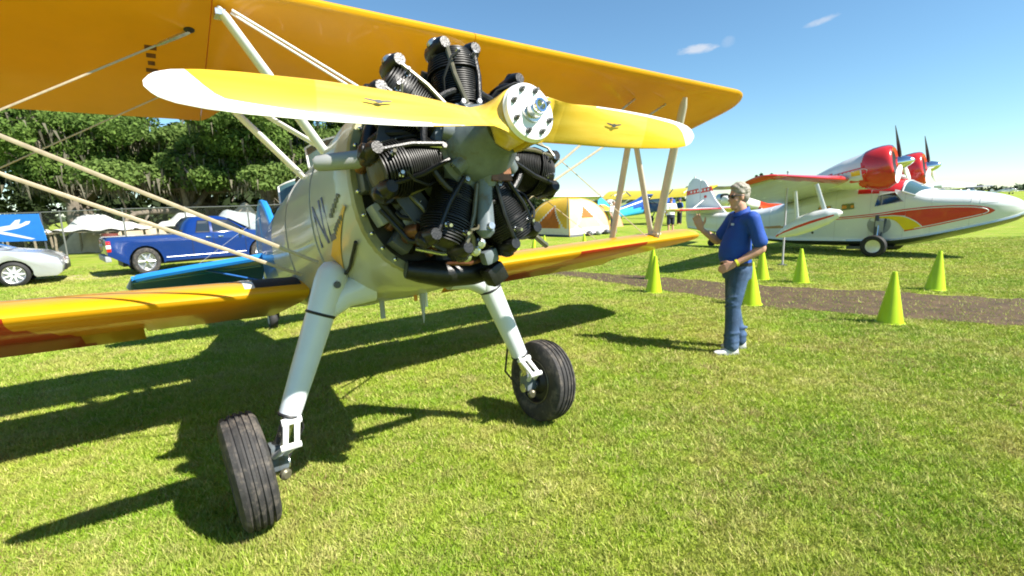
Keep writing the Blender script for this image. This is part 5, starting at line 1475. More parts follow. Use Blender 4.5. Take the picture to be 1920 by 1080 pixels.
def simple_person(loc_, rz, label, shirt, trousers, h=1.74, cap=None, shorts=True, arm=0.0, s=None):
    o = empty('person', loc_, rz); tag(o, label, 'person', None)
    k = h / 1.78
    V = lambda *a: Vector(a) * k
    b = MB(); head(b, V(0, 0, 1.655), (1, 0, 0), (0, 1, 0), k)
    chain(b, [V(-0.02, 0, 1.43), V(0, 0, 1.58)], [0.065 * k, 0.058 * k])
    b.rings([oval(V(0, 0, 0.9), 0.1, 0.14), oval(V(0, 0, 1.2), 0.11, 0.15), oval(V(-0.02, 0, 1.44), 0.07, 0.12)])
    for e in (-1, 1):
        chain(b, [V(0, e * 0.2, 1.43), V(-0.04, e * 0.25, 1.13), V(0.10 + arm, e * 0.23, 0.93)], [0.05, 0.04, 0.028])
        hand(b, V(0.10 + arm, e * 0.23, 0.93), (0.3, 0, -1), (1, -e * 0.3, 0.2), (0, e, 0), 0.18, 0.3)
        chain(b, [V(0, e * 0.1, 0.9), V(0.01, e * 0.11, 0.5), V(-0.01, e * 0.115, 0.08)], [0.09, 0.058, 0.042])
        b.rings([[V(x, e * 0.115 + hw * math.cos(a), hz * max(0, 0.4 + 0.6 * math.sin(a))) for a in np.linspace(0, 2 * PI, 13)[:-1]] for x, hw, hz in [(-0.08, 0.03, 0.06), (0, 0.04, 0.09), (0.1, 0.045, 0.06), (0.18, 0.02, 0.03)]])
    organic('body', b, 0.014, M['skin'], o, 3)
    t = MB(); t.rings([oval(V(0.01, 0, 0.90), 0.155, 0.185), oval(V(0.02, 0, 1.1), 0.15, 0.185), oval(V(-0.01, 0, 1.36), 0.125, 0.19), oval(V(-0.015, 0, 1.45), 0.09, 0.14), oval(V(-0.01, 0, 1.49), 0.07, 0.085)])
    for e in (-1, 1): chain(t, [V(0, e * 0.13, 1.41), V(0, e * 0.2, 1.42), V(-0.03, e * 0.24, 1.2)], [0.078, 0.076, 0.08])
    organic('shirt', t, 0.014, M[shirt], o, 4)
    j = MB(); j.rings([oval(V(0, 0, 0.78), 0.14, 0.17), oval(V(0, 0, 0.95), 0.15, 0.178)])
    for e in (-1, 1): chain(j, [V(0, e * 0.1, 0.88), V(0.01, e * 0.11, 0.5 if shorts else 0.1)], [0.105, 0.092])
    organic('shorts' if shorts else 'trousers', j, 0.014, M[trousers], o, 4)
    hm = MB()
    if cap:
        hm.ell(V(-0.005, 0, 1.715), (0.10, 0.085, 0.075), 16, 10); hm.ell(V(0.10, 0, 1.695), (0.07, 0.06, 0.010), 14, 6)
        organic('cap', hm, 0.009, M[cap], o, 2)
    else:
        hm.ell(V(-0.02, 0, 1.705), (0.10, 0.082, 0.085), 16, 10); organic('hair', hm, 0.01, M['hair'], o, 2)
    return o
simple_person((7.92, 24.1, 0), R(100), 'far person in a white t-shirt and dark shorts walking beyond the low yellow wing tip', 'tshirt', 'shorts', 1.76, 'cap_blue')
simple_person((5.55, 26.2, 0), R(-60), 'far person in a pale top standing beside the right edge of the tent', 'tshirt', 'denim', 1.70, None, False)
simple_person((11.6, 33.5, 0), R(200), 'far person in blue clothes standing under the yellow far wing', 'polo', 'shorts', 1.74, 'cap_blue', False)

# ------------------------------------------------------------------ dome tent
TN = empty('dome_tent', (3.1, 25.95, 0), math.atan2(23.78 - 25.95, 2.89 - 3.1))
tag(TN, 'yellow and cream dome tent with orange mesh windows and a white skirt', 'tent')
TR, TH = 2.15, 1.86
def tent_pt(a, f):
    """a = angle from the front corner, f = 0 at the ground, 1 at the crown; square plan, arched ridges on the corners"""
    k = ((a + PI / 4) % (PI / 2)) - PI / 4               # angle from the nearest corner
    sq = math.cos(PI / 4) / math.cos(PI / 4 - abs(k))
    flat = 0.965 - 0.035 * math.cos(4 * a)
    th = f * PI / 2
    r = TR * sq * math.cos(th) ** 0.75
    sag = 1 - 0.07 * math.sin(2 * th) * (abs(k) / (PI / 4))
    return Vector((r * sag * math.cos(a), r * sag * math.sin(a), 0.05 + TH * math.sin(th) ** 1.0 * (1 - 0.04 * (1 - sq))))
NA, NF = 96, 40
def tent_kind(a, f):
    k = ((a + PI / 4) % (PI / 2)) - PI / 4
    if f < 0.135: return 2
    e = abs(abs(k) - PI / 4) / (PI / 4)                   # 0 mid side, 1 corner
    lim = 0.50 * (1 - e / 0.80)
    front = a % (2 * PI)
    if f < 0.135 + max(0, lim):
        if f > 0.135 + max(0, lim) - 0.055: return 2
        if front < PI and f < 0.30: return 1
        return 3 if e < 0.62 else 0
    if abs(k) < 0.035: return 1
    return 0 if front > PI else (1 if f < 0.85 else 0)
mb = MB(); rr = [[tent_pt(2 * PI * i / NA, j / NF) for i in range(NA)] for j in range(NF + 1)]
for j in range(NF):
    for i in range(NA):
        i2 = (i + 1) % NA
        mb.add([rr[j][i], rr[j][i2], rr[j + 1][i2], rr[j + 1][i]], [(0, 1, 2, 3)], tent_kind(2 * PI * (i + 0.5) / NA, (j + 0.5) / NF))
o = mb.build('canopy', [M['t_yel'], M['t_cream'], M['t_white'], M['t_orange'], M['dark_grey']], TN, smooth=0, fixn=False)
bm = bmesh.new(); bm.from_mesh(o.data); bmesh.ops.remove_doubles(bm, verts=bm.verts, dist=1e-4); bmesh.ops.recalc_face_normals(bm, faces=bm.faces); bm.to_mesh(o.data); bm.free()
o.data.polygons.foreach_set('use_smooth', [True] * len(o.data.polygons))
for c in range(2):
    pts = [tent_pt(c * PI / 2, f) for f in np.linspace(0, 1, 20)] + [tent_pt(c * PI / 2 + PI, f) for f in np.linspace(1, 0, 20)][1:]
    MB().tube([q * 1.008 for q in pts], 0.018, 6).build('pole', M['t_yel'], TN)
MB().rings([[tent_pt(2 * PI * i / NA, 0) * q + Vector((0, 0, z)) for i in range(NA)] for q, z in ((1.0, -0.05), (1.03, -0.045), (1.0, 0.05))], 0, False, False).build('groundsheet', M['dark_grey'], TN)
for k, (dx, dy) in enumerate([(1.0, 1.5), (0.5, 1.95), (0.1, 2.3), (1.5, 1.0)]):
    MB().ell((dx, dy, 0.12), (0.22, 0.16, 0.14), 10, 7).build('bundle', M['dark_grey'] if k % 2 else M['grey'], TN)
# a second tent, lower and pale red, behind the first
T2 = empty('ridge_tent', (6.15, 33.0, 0), R(35))
T2.scale = (0.62, 0.62, 0.95)
tag(T2, 'low salmon pink tent behind the right shoulder of the yellow dome tent', 'tent')
mb = MB(); mb.rings([[Vector((x, y * hw, z * hh)) for y, z in [(-1, 0), (-0.8, 0.5), (-0.4, 0.86), (0, 1), (0.4, 0.86), (0.8, 0.5), (1, 0)]] for x, hw, hh in [(-2.2, 1.2, 0.7), (-1.6, 1.6, 1.35), (0, 1.75, 1.6), (1.6, 1.6, 1.35), (2.2, 1.2, 0.7)]], 0, True, True, False)
mb.build('canopy', mat('tent_salmon', (0.70, 0.30, 0.18), 0.65, translucent=0.2), T2, smooth=60)
mb = MB(); mb.rings([[Vector((x, y * 1.765, z * 1.615)) for y, z in [(-1, 0), (-0.8, 0.5), (-0.4, 0.86), (0, 1), (0.4, 0.86), (0.8, 0.5), (1, 0)]] for x in (-0.35, 0.35)], 0, False, False, False)
mb.build('yellow_panel', M['p_yel'], T2, smooth=60)

# ------------------------------------------------------------------ far aeroplanes
def light_plane(name, loc_, rz, label, cols, group=None, wing_z=2.2, span=10.0, low=False, scale=1.0, biplane=False, prop_up=True, inc=9):
    """tail-dragger with wing, tail, cabin glass, wheels; cols = wing, fuselage, tail, nose"""
    o = empty(name, loc_, rz); o.scale = (scale,) * 3
    tag(o, label, 'airplane', group)
    cw, cf, ct, cn = [M[q] for q in cols]
    st = [(2.3, 0.02, 1.35, 1.45), (2.25, 0.28, 1.15, 1.68), (1.9, 0.42, 0.98, 1.80), (1.2, 0.48, 0.86, 1.85), (0.9, 0.50, 0.82, 2.1 if not low else 2.0), (-0.4, 0.48, 0.74, 2.1 if not low else 1.95), (-1.2, 0.38, 0.68, 1.75), (-3.0, 0.2, 0.55, 1.2), (-4.3, 0.05, 0.5, 0.85)]
    def fr(x):
        xs = [-q[0] for q in st]
        hw, zb, zt = [interp(-x, xs, [q[k] for q in st]) for k in (1, 2, 3)]
        return [Vector((x, hw * math.copysign(abs(math.cos(a)) ** 0.7, math.cos(a)), (zb + zt) / 2 + (zt - zb) / 2 * math.copysign(abs(math.sin(a)) ** 0.7, math.sin(a)))) for a in np.linspace(0, 2 * PI, 25)[:-1]]
    mb = MB(); mb.rings([fr(x) for x in np.linspace(2.3, -4.3, 60)])
    def fm(c):
        if c.x > 1.15: return 1
        if (1.15 > c.x > -0.6 and c.z > 1.52 and abs(c.y) > 0.25) or (0.8 < c.x < 1.15 and c.z > 1.7): return 2
        return 0 if c.x > -0.9 or cf is ct else (3 if c.z < 1.1 - 0.1 * (c.x + 1) else 0)
    mb.build('fuselage', [cf, cn, M['dglass'], ct], o, smooth=50, matfn=fm)
    for zz in ([wing_z, 0.95] if biplane else [0.85 if low else wing_z]):
        def ws_(y):
            f = tipshrink(y, span / 2, 0.5)
            return wing_section(y, 0.95 - 0.3 * (1 - f), zz + 0.03 * abs(y), 1.55 * (0.35 + 0.65 * f), R(inc), 0, 1, 1.0)
        mb = MB(); ys = sorted(spaced(-0.01, -span / 2, 0.3, -span / 2) + spaced(0, span / 2, 0.3, span / 2))
        mb.rings([ws_(y) for y in ys]); wg = mb.build('wing', cw, o, smooth=45)
        if cw is M['p_yel'] and not low:
            for sg in (-1, 1):     # registration block near each tip: pale ground with dark strokes
                nv_ = []
                for k in range(4):
                    y = sg * (span / 2 - 0.9 - 0.38 * k)
                    ca, sa = math.cos(R(inc)), math.sin(R(inc)); a = Vector((0.95 - 0.45 * ca, y, zz + 0.03 * abs(y) + 0.105 - 0.45 * sa)); b_ = Vector((0.95 - 1.15 * ca, y - 0.1, zz + 0.03 * abs(y) + 0.06 - 1.15 * sa))
                    MB().tube([a, b_], 0.055, 6, 0, 0.4).build('wing_letter', M['white'] if k % 2 else M['dark_grey'], wg)
    if not low:
        for sg in (-1, 1):
            for dx in (0.75, -0.2):
                MB().tube([(dx * 0.5 + 0.2, sg * 0.45, 0.9), (dx, sg * 2.3, wing_z + 0.05)], 0.04, 8, 0, 0.5).build('wing_strut', cf, o)
    def vf(q, d): return Vector((q[0], d, q[1]))
    mb = MB(); mb.prism([(-3.3, 1.05), (-3.8, 1.5), (-4.1, 1.85), (-4.4, 1.95), (-4.65, 1.75), (-4.7, 1.1), (-4.55, 0.6), (-4.1, 0.6)], vf, -0.03, 0.03); mb.build('tail_fin', ct, o)
    mb = MB(); mb.prism([(-3.6, 0.1), (-3.9, 1.2), (-4.2, 1.5), (-4.55, 1.4), (-4.6, 0.1), (-4.6, -0.1), (-4.55, -1.4), (-4.2, -1.5), (-3.9, -1.2), (-3.6, -0.1)], lambda q, d: Vector((q[0], q[1], 1.05 + d)), -0.03, 0.03); mb.build('tailplane', ct, o)
    for sg in (-1, 1):
        c = Vector((1.0, sg * 0.95, 0.27))
        t = MB().lathe([(-0.07, 0.12), (-0.09, 0.2), (-0.05, 0.27), (0.05, 0.27), (0.09, 0.2), (0.07, 0.12)], c, (0, 1, 0), 20).build('wheel', M['rubber_dark'], o)
        MB().tube([(0.95, sg * 0.4, 0.95), (1.0, sg * 0.88, 0.27)], 0.045, 8).build('gear_leg', cn, o)
    MB().lathe([(0, 0.05), (0.0, 0.11), (0.06, 0.11), (0.06, 0.05)], (-4.3, -0.03, 0.11), (0, 1, 0), 12).build('tail_wheel', M['rubber_dark'], o)
    MB().tube([(-4.3, 0, 0.11), (-4.2, 0, 0.6)], 0.025, 6).build('tail_wheel_strut', M['dark_grey'], o)
    pr = MB().lathe([(0, 0.14), (0.1, 0.12), (0.2, 0.05), (0.24, 0)], (2.28, 0, 1.40), (1, 0, 0), 14).build('spinner', M['chrome'], o)
    for e in (-1, 1):
        d_ = Vector((0, math.sin(0.5), math.cos(0.5))) if prop_up else Vector((0, 1, 0.15)).normalized()
        MB().tube([Vector((2.38, 0, 1.4)), Vector((2.38, 0, 1.4)) + d_ * e * 0.45, Vector((2.38, 0, 1.4)) + d_ * e * 0.95], [0.06, 0.075, 0.03], 8, 0, 0.3, up=(1, 0, 0)).build('propeller_blade', M['dark_grey'], pr)
    return o
light_plane('high_wing_airplane', (10.0, 35.0, 0), R(28), 'far high wing aeroplane with yellow wing and dark blue nose seen between the wing struts', ('p_yel', 'p_blue', 'p_cyan', 'p_blue'), None, 2.30, 10.2, inc=20)
light_plane('white_airplane', (9.6, 47, 0), R(-100), 'long white winged far aeroplane behind the blue nosed one', ('white', 'white', 'white', 'white'), None, 2.15, 13.5)
light_plane('sunburst_airplane', (16.2, 31.0, 0), R(-155), 'far low wing aeroplane in yellow red and orange behind the shoulder of the man', ('p_yel', 'wred', 'orange', 'white'), None, 1.0, 8.0, True)
light_plane('grey_airplane', (20.5, 47.5, 0), R(-95), 'grey high wing far aeroplane with a pink stripe above the head of the man', ('grey', 'white', 'grey', 'white'), None, 2.75, 7.0)
# parked row near the right horizon
ROW = [(94, 124, 0.9, -60, 'white', 'white', 2.3, True, 'white low wing aeroplane in the far row right of the nearest cowls'),
       (116, 132, 1.0, -100, 'white', 'p_blue', 2.3, False, 'white winged far aeroplane with blue body at the left of the horizon row'),
       (146, 156, 1.1, 20, 'grey', 'white', 2.6, False, 'grey topped far aeroplane with high wing in the middle of the horizon row'),
       (170, 168, 1.0, -70, 'white', 'white', 2.2, True, 'small white far aeroplane right of the grey topped one on the horizon'),
       (184, 172, 1.05, 200, 'white', 'wred', 2.2, True, 'far aeroplane with a red body on the horizon above the white bow'),
       (202, 184, 1.1, -40, 'p_blue', 'p_blue', 2.4, False, 'dark blue high wing far aeroplane at the right end of the horizon row')]
for x, y, s_, rz, c1, c2, wz, lw, lb in ROW:
    light_plane('parked_airplane', (x, y, 0), R(rz), lb, (c1, c2, c2, c1), 'aeroplanes parked along the horizon', wz, 10, lw, s_)
# pale canopies between the parked aeroplanes
for i, (x, y, lb) in enumerate([(78, 88, 'white canopy tent on the far field left of the last aeroplanes'), (64, 80, 'white canopy tent on the far field behind the cockpit of the flying boat'), (8, 70, 'long white canopy far behind the yellow dome tent'), (27, 74, 'white far canopy behind the tail of the flying boat')]):
    o = empty('canopy_tent', (x, y, 0), R(20 * i)); tag(o, lb, 'canopy', 'white canopies on the far field')
    mb = MB(); mb.rings([[Vector((a * 3, b * 2.5, 2.3)) for a, b in ((-1, -1), (1, -1), (1, 1), (-1, 1))], [Vector((a * 3, b * 2.5, 2.7)) for a, b in ((-1, -1), (1, -1), (1, 1), (-1, 1))], [Vector((a * 0.3, b * 0.2, 3.4)) for a, b in ((-1, -1), (1, -1), (1, 1), (-1, 1))]])
    mb.build('roof', M['bwhite'], o, smooth=0)
    for a, b in ((-1, -1), (1, -1), (1, 1), (-1, 1)): MB().tube([(a * 2.9, b * 2.4, 0), (a * 2.9, b * 2.4, 2.4)], 0.04, 6).build('leg', M['grey'], o)

# ------------------------------------------------------------------ pickup truck
TK = empty('pickup_truck', (-10.39, 13.86, 0), math.atan2(0.70, 0.71))
TK.scale = (0.86, 0.88, 1.0)
tag(TK, 'dark blue pickup truck parked beside the wire fence with its tail towards the lawn', 'truck')
W_ = 1.86
def arch(cx, r, z0, n=12):
    return [(cx + r * math.cos(a), 0.39 + r * math.sin(a)) for a in np.linspace(PI + 0.0, 0.0, n)] if False else [(cx - r * math.cos(a), 0.36 + r * math.sin(a)) for a in np.linspace(-0.12, PI + 0.12, n)]
prof = [(-0.98, 0.62), (-0.62, 0.40), (-0.50, 0.34)] + arch(0.0, 0.47, 0.36) + [(0.55, 0.34), (3.05, 0.34)] + arch(3.6, 0.47, 0.36) + [(4.15, 0.34), (4.50, 0.40), (4.62, 0.62), (4.60, 0.86), (4.50, 0.98), (4.1, 1.06), (3.25, 1.14), (3.1, 1.12), (1.30, 1.09), (-0.92, 1.10), (-0.98, 1.04)]
mb = MB(); mb.prism(prof, lambda q, d: Vector((q[0], d, q[1])), 0.0, W_)
bd = mb.build('body', M['truck'], TK, smooth=35, bevel=0.035)
mb = MB()
rr = []
for z, x0, x1, ins in [(1.07, 1.10, 3.42, 0.03), (1.14, 1.12, 3.30, 0.04), (1.40, 1.26, 2.86, 0.13), (1.55, 1.42, 2.56, 0.20), (1.60, 1.60, 2.36, 0.26)]:
    r_ = 0.10
    rr.append([Vector((x, y, z)) for x, y in [(x0, ins + r_), (x0 + r_, ins), (x1 - r_ * 2, ins), (x1, ins + r_ * 2), (x1, W_ - ins - r_ * 2), (x1 - r_ * 2, W_ - ins), (x0 + r_, W_ - ins), (x0, W_ - ins - r_)]])
mb.rings(rr); cb_ = mb.build('cab', M['truck'], TK, smooth=50)
def cab_side(x, z, sg=0):
    ins = interp(z, [1.07, 1.14, 1.40, 1.55, 1.60], [0.03, 0.04, 0.13, 0.20, 0.26])
    return Vector((x, ins - 0.006 if sg == 0 else W_ - ins + 0.006, z))
for sg in (0, 1):
    for pl, nm in [([(1.50, 1.13), (1.93, 1.13), (1.95, 1.47), (1.62, 1.47)], 'rear_side_window'), ([(2.04, 1.13), (3.02, 1.16), (2.60, 1.46), (2.06, 1.49)], 'front_side_window')]:
        pl = densify(pl, 4); c = Vector((sum(q[0] for q in pl) / len(pl), 0, sum(q[1] for q in pl) / len(pl)))
        mb = MB(); n = len(pl); mb.rings([[cab_side(lerp(c.x, x, f), lerp(c.z, z, f), sg) for x, z in pl] for f in (0, 0.5, 1)], 0, False, False)
        wn = mb.build(nm, M['dglass'], cb_, smooth=0)
        MB().tube([cab_side(x, z, sg) for x, z in pl + pl[:1]], 0.012, 5).build('window_trim', M['black'], wn)
mb = MB(); mb.add([(3.36, 0.16, 1.15), (3.36, W_ - 0.16, 1.15), (2.66, W_ - 0.28, 1.52), (2.66, 0.28, 1.52)], [(0, 1, 2, 3)]); mb.build('windscreen', M['dglass'], cb_, smooth=0)
mb = MB(); mb.add([(1.13, 0.2, 1.17), (1.13, W_ - 0.2, 1.17), (1.33, W_ - 0.32, 1.46), (1.33, 0.32, 1.46)], [(0, 1, 2, 3)]); mb.build('rear_window', M['dglass'], cb_, smooth=0)
for y in (-0.004, W_ + 0.004):
    sg = -1 if y < 0 else 1
    for x in (1.36, 2.02, 3.06): MB().box((x, y, 0.73), (0.012, 0.006, 0.68)).build('door_gap', M['black'], bd)
    for x in (1.86, 2.26): MB().box((x, y + sg * 0.02, 0.98), (0.16, 0.03, 0.03)).build('door_handle', M['chrome'], bd, bevel=0.008)
    MB().tube([(0.55, y, 0.46), (3.05, y, 0.46)], 0.012, 6).build('side_moulding', M['truck'], bd)
    MB().box((2.95, y + sg * 0.10, 1.14), (0.10, 0.18, 0.14)).build('mirror', M['black'], bd, bevel=0.02)
    MB().box((-0.93, y - sg * 0.06, 0.86), (0.12, 0.14, 0.30)).build('tail_lamp', M['lamp_red'], bd, bevel=0.02)
    MB().box((-0.935, y - sg * 0.055, 0.85), (0.125, 0.142, 0.10)).build('reversing_lamp', M['lamp_clear'], bd, bevel=0.015)
    MB().box((4.50, y - sg * 0.12, 0.84), (0.22, 0.26, 0.16)).build('headlight', M['lamp_clear'], bd, bevel=0.02)
    for cx in (0.0, 3.6):
        MB().prism([(cx - 0.47 * math.cos(a), 0.36 + 0.47 * math.sin(a)) for a in np.linspace(0, PI, 16)], lambda q, d: Vector((q[0], d, q[1])), 0.30 if sg < 0 else W_ - 0.30, 0.32 if sg < 0 else W_ - 0.32).build('wheel_arch_liner', M['black'], bd)
        c = Vector((cx, 0.12 if sg < 0 else W_ - 0.12, 0.385))
        t = MB().lathe([(-0.10, 0.24), (-0.125, 0.28), (-0.12, 0.35), (-0.09, 0.385), (0.09, 0.385), (0.12, 0.35), (0.125, 0.28), (0.10, 0.24)], c, (0, 1, 0), 36, caps=False).build('tyre', M['rubber'], TK, smooth=30)
        h = MB().lathe([(0.02, 0.0), (0.02, 0.20), (0.10, 0.23), (0.115, 0.25), (-0.115, 0.25), (-0.10, 0.2)], c, (0, sg, 0), 28).build('rim', M['alloy'], t, smooth=30)
        for k in range(6):
            a = 2 * PI * k / 6
            d_ = Vector((math.cos(a), 0, math.sin(a)))
            MB().tube([c + Vector((0, sg * 0.10, 0)) + d_ * 0.05, c + Vector((0, sg * 0.09, 0)) + d_ * 0.23], [0.035, 0.026], 6).build('spoke', M['alloy'], t)
        MB().lathe([(0.07, 0.07), (0.12, 0.06), (0.125, 0.0)], c, (0, sg, 0), 16).build('hub_cap', M['chrome'], t)
MB().box((-0.98, W_ / 2, 0.52), (0.16, W_ * 0.98, 0.16)).build('rear_bumper', M['grey'], TK, bevel=0.03)
MB().box((4.62, W_ / 2, 0.48), (0.16, W_ * 0.98, 0.20)).build('front_bumper', M['chrome'], TK, bevel=0.03)
MB().box((-0.97, W_ / 2, 0.86), (0.03, W_ * 0.75, 0.4)).build('tailgate', M['truck'], TK, bevel=0.01)
MB().box((1.5, W_ / 2, 0.36), (4.2, 1.2, 0.2)).build('chassis', M['black'], TK)

# ------------------------------------------------------------------ silver car
CR = empty('silver_car', (-12.5, 12.15, 0), math.atan2(0.6, 0.8))
tag(CR, 'silver saloon car at the left edge with its bonnet pointing to the truck', 'car')
CW = 1.72
def arch2(cx, r): return [(cx - r * math.cos(a), 0.30 + r * math.sin(a)) for a in np.linspace(-0.1, PI + 0.1, 12)]
prof = [(-3.6, 0.40), (-3.1, 0.24)] + arch2(-2.62, 0.36) + [(-2.2, 0.20), (-0.42, 0.20)] + arch2(0.0, 0.36) + [(0.40, 0.20), (0.80, 0.20), (0.92, 0.30), (0.95, 0.48), (0.88, 0.66), (0.55, 0.82), (-0.1, 0.92), (-0.5, 0.96), (-2.9, 0.98), (-3.55, 0.90), (-3.66, 0.7)]
mb = MB(); mb.prism(prof, lambda q, d: Vector((q[0], d, q[1])), 0.0, CW)
cbd = mb.build('body', M['car'], CR, smooth=40, bevel=0.06)
mb = MB(); rr = []
for z, x0, x1, ins in [(0.93, -3.1, -0.05, 0.04), (0.99, -3.0, -0.18, 0.06), (1.22, -2.55, -0.75, 0.16), (1.36, -2.2, -1.08, 0.22), (1.41, -1.9, -1.35, 0.30)]:
    rr.append([Vector((x, y, z)) for x, y in [(x0, ins + 0.1), (x0 + 0.1, ins), (x1 - 0.2, ins), (x1, ins + 0.25), (x1, CW - ins - 0.25), (x1 - 0.2, CW - ins), (x0 + 0.1, CW - ins), (x0, CW - ins - 0.1)]])
mb.rings(rr)
ccb = mb.build('cabin', [M['car'], M['dglass']], CR, smooth=50, matfn=lambda c: 1 if 0.99 < c.z < 1.34 else 0)
for x in (-1.0, -1.75, -2.4):
    for y in (0.10, CW - 0.10): MB().tube([(x, y - (0.05 if y < 1 else -0.05), 0.97), (x - 0.06, y + (0.08 if y < 1 else -0.08), 1.30)], 0.03, 6).build('roof_pillar', M['car'], ccb)
for y, sg in ((0, -1), (CW, 1)):
    MB().ell((0.74, y - sg * 0.20, 0.60), (0.20, 0.14, 0.09), 14, 8, 0, Matrix.Rotation(0.3, 3, 'Y')).build('headlight', M['lamp_clear'], cbd)
    MB().ell((0.84, y - sg * 0.18, 0.33), (0.10, 0.10, 0.06), 12, 8).build('fog_lamp', M['dark_grey'], cbd)
    for cx in (0.0, -2.62):
        MB().prism([(cx - 0.36 * math.cos(a), 0.30 + 0.36 * math.sin(a)) for a in np.linspace(0, PI, 14)], lambda q, d: Vector((q[0], d, q[1])), 0.25 if sg < 0 else CW - 0.25, 0.27 if sg < 0 else CW - 0.27).build('wheel_arch_liner', M['black'], cbd)
        c = Vector((cx, 0.10 if sg < 0 else CW - 0.10, 0.31))
        t = MB().lathe([(-0.08, 0.21), (-0.10, 0.25), (-0.07, 0.31), (0.07, 0.31), (0.10, 0.25), (0.08, 0.21)], c, (0, 1, 0), 32, caps=False).build('tyre', M['rubber_dark'], CR, smooth=30)
        MB().lathe([(0.02, 0), (0.03, 0.17), (0.085, 0.20), (0.095, 0.22), (-0.09, 0.22), (-0.08, 0.17)], c, (0, sg, 0), 26).build('rim', M['alloy'], t, smooth=30)
        for k in range(9):
            a = 2 * PI * k / 9; d_ = Vector((math.cos(a), 0, math.sin(a)))
            MB().tube([c + Vector((0, sg * 0.08, 0)) + d_ * 0.03, c + Vector((0, sg * 0.075, 0)) + d_ * 0.20], [0.026, 0.018], 6).build('spoke', M['lamp_clear'], t)
MB().box((0.90, CW / 2, 0.40), (0.14, 1.1, 0.16)).build('grille', M['black'], CR, bevel=0.02)
MB().box((0.96, CW / 2, 0.50), (0.02, 0.4, 0.1)).build('number_plate', M['white'], CR)

# ------------------------------------------------------------------ banner with a white plane
BN = empty('banner_sign', (-15.2, 14.6, 0), R(2))
tag(BN, 'blue banner with a white aeroplane drawn on it behind the silver car', 'banner')
MB().prism([(-0.9, 1.04), (1.33, 1.03), (1.24, 1.83), (-0.9, 1.85)], lambda q, d: Vector((q[0], d, q[1])), -0.012, 0.012).build('panel', M['banner'], BN, smooth=0)
def bfn(q, d): return Vector((q[0], -0.013 - d, q[1]))
mb = MB()
for pl in ([(-0.7, 1.36), (-0.2, 1.44), (0.25, 1.50), (0.55, 1.54), (0.70, 1.55), (0.85, 1.62), (0.98, 1.62), (0.92, 1.54), (0.6, 1.42), (0.2, 1.36), (-0.4, 1.28)], [(0.0, 1.36), (0.3, 1.30), (1.02, 1.10), (0.9, 1.08), (0.1, 1.26), (-0.25, 1.36)], [(0.35, 1.50), (0.55, 1.66), (0.70, 1.68), (0.62, 1.52)]):
    mb.prism(pl, bfn, 0, 0.003)
mb.build('aeroplane_drawing', M['bwhite'], BN, smooth=0)
for x in (-0.85, 1.26): MB().tube([(x, 0.02, 0), (x, 0.02, 1.88)], 0.025, 8).build('post', M['dark_grey'], BN)

# ------------------------------------------------------------------ wire fence, and the clutter behind it
FN = empty('wire_fence', (0, 0, 0)); tag(FN, 'chain link fence with a thin top rail behind the truck', 'fence')
FY = 20.5
def fz(x): return 1.97 + 0.015 * math.sin(x * 0.7)
MB().tube([(x, FY, fz(x)) for x in np.linspace(-27, -3.1, 40)], 0.022, 6).build('top_rail', M['fence'], FN)
for k, x in enumerate(np.arange(-26.5, -3, 2.6)):
    MB().tube([(x, FY + 0.03, 0), (x, FY + 0.03, fz(x) + 0.05)], 0.03, 8).build('post', M['fence'], FN)
mb = MB()
for x in np.arange(-29, -3, 0.11):
    for d_ in (1, -1):
        a = Vector((x, FY - 0.03, 0.04)); b = Vector((x + d_ * 1.9, FY - 0.03, 1.94))
        if min(a.x, b.x) < -27 or max(a.x, b.x) > -3.1: continue
        mb.tube([a, b], 0.0022, 3)
o = mb.build('chain_mesh', M['fence'], FN, smooth=0, fixn=False); o['kind'] = 'stuff'

def tarp(label, c, size, m, seed, cat='tarp', group=None):
    r = np.random.default_rng(seed)
    nx, ny = 22, 14
    ph = r.random(8) * 6
    mb = MB(); rr = []
    for i in range(nx + 1):
        row = []
        for j in range(ny + 1):
            u_, v_ = i / nx * 2 - 1, j / ny * 2 - 1
            h = max(0, 1 - abs(u_) ** 3.0) * max(0, 1 - abs(v_) ** 3) * (0.72 + 0.28 * math.sin(u_ * 2.6 + ph[0]) * math.cos(v_ * 2 + ph[1]))
            h += 0.06 * math.sin(u_ * 9 + ph[2] + v_ * 4) + 0.05 * math.sin(v_ * 11 + ph[3])
            row.append(Vector((u_ * size[0] / 2 * (1 + 0.04 * math.sin(v_ * 7 + ph[4])), v_ * size[1] / 2, max(0.0, h) * size[2])))
        rr.append(row)
    mb.rings(rr, 0, False, False, False)
    o = mb.build('tarp', m, None, smooth=60, loc=c, fixn=False)
    tag(o, label, cat, group)
    return o
def trestle(label, x, y, w_, d_, h, cat='frame'):
    o = empty('trestle', (x, y, 0)); tag(o, label, cat, 'timber frames behind the fence')
    MB().box((0, 0, h), (w_, d_, 0.06)).build('top_board', M['wood'], o)
    for a in (-1, 1):
        for b in (-1, 1): MB().tube([(a * (w_ / 2 - 0.1), b * (d_ / 2 - 0.08), 0), (a * (w_ / 2 - 0.15), b * (d_ / 2 - 0.1), h)], 0.05, 6).build('leg', M['wood'], o)
    return o
trestle('timber frame carrying a silvery sheet left of the truck tail behind the fence', -19.2, 23.0, 3.4, 1.5, 1.05)
trestle('timber frame under the small white sheet behind the banner end', -22.2, 22.6, 1.5, 1.0, 1.0)
trestle('timber frame under the bright white heap above the truck bed', -15.2, 23.2, 2.2, 1.6, 1.15)
tarp('crumpled silvery white sheet on a frame behind the fence left of the truck', (-19.0, 23.0, 1.08), (3.5, 1.6, 0.85), M['tarp_white'], 1)
tarp('small white sheet on a frame behind the fence beside the banner', (-22.2, 22.6, 1.04), (1.5, 1.1, 0.35), M['tarp_white'], 2)
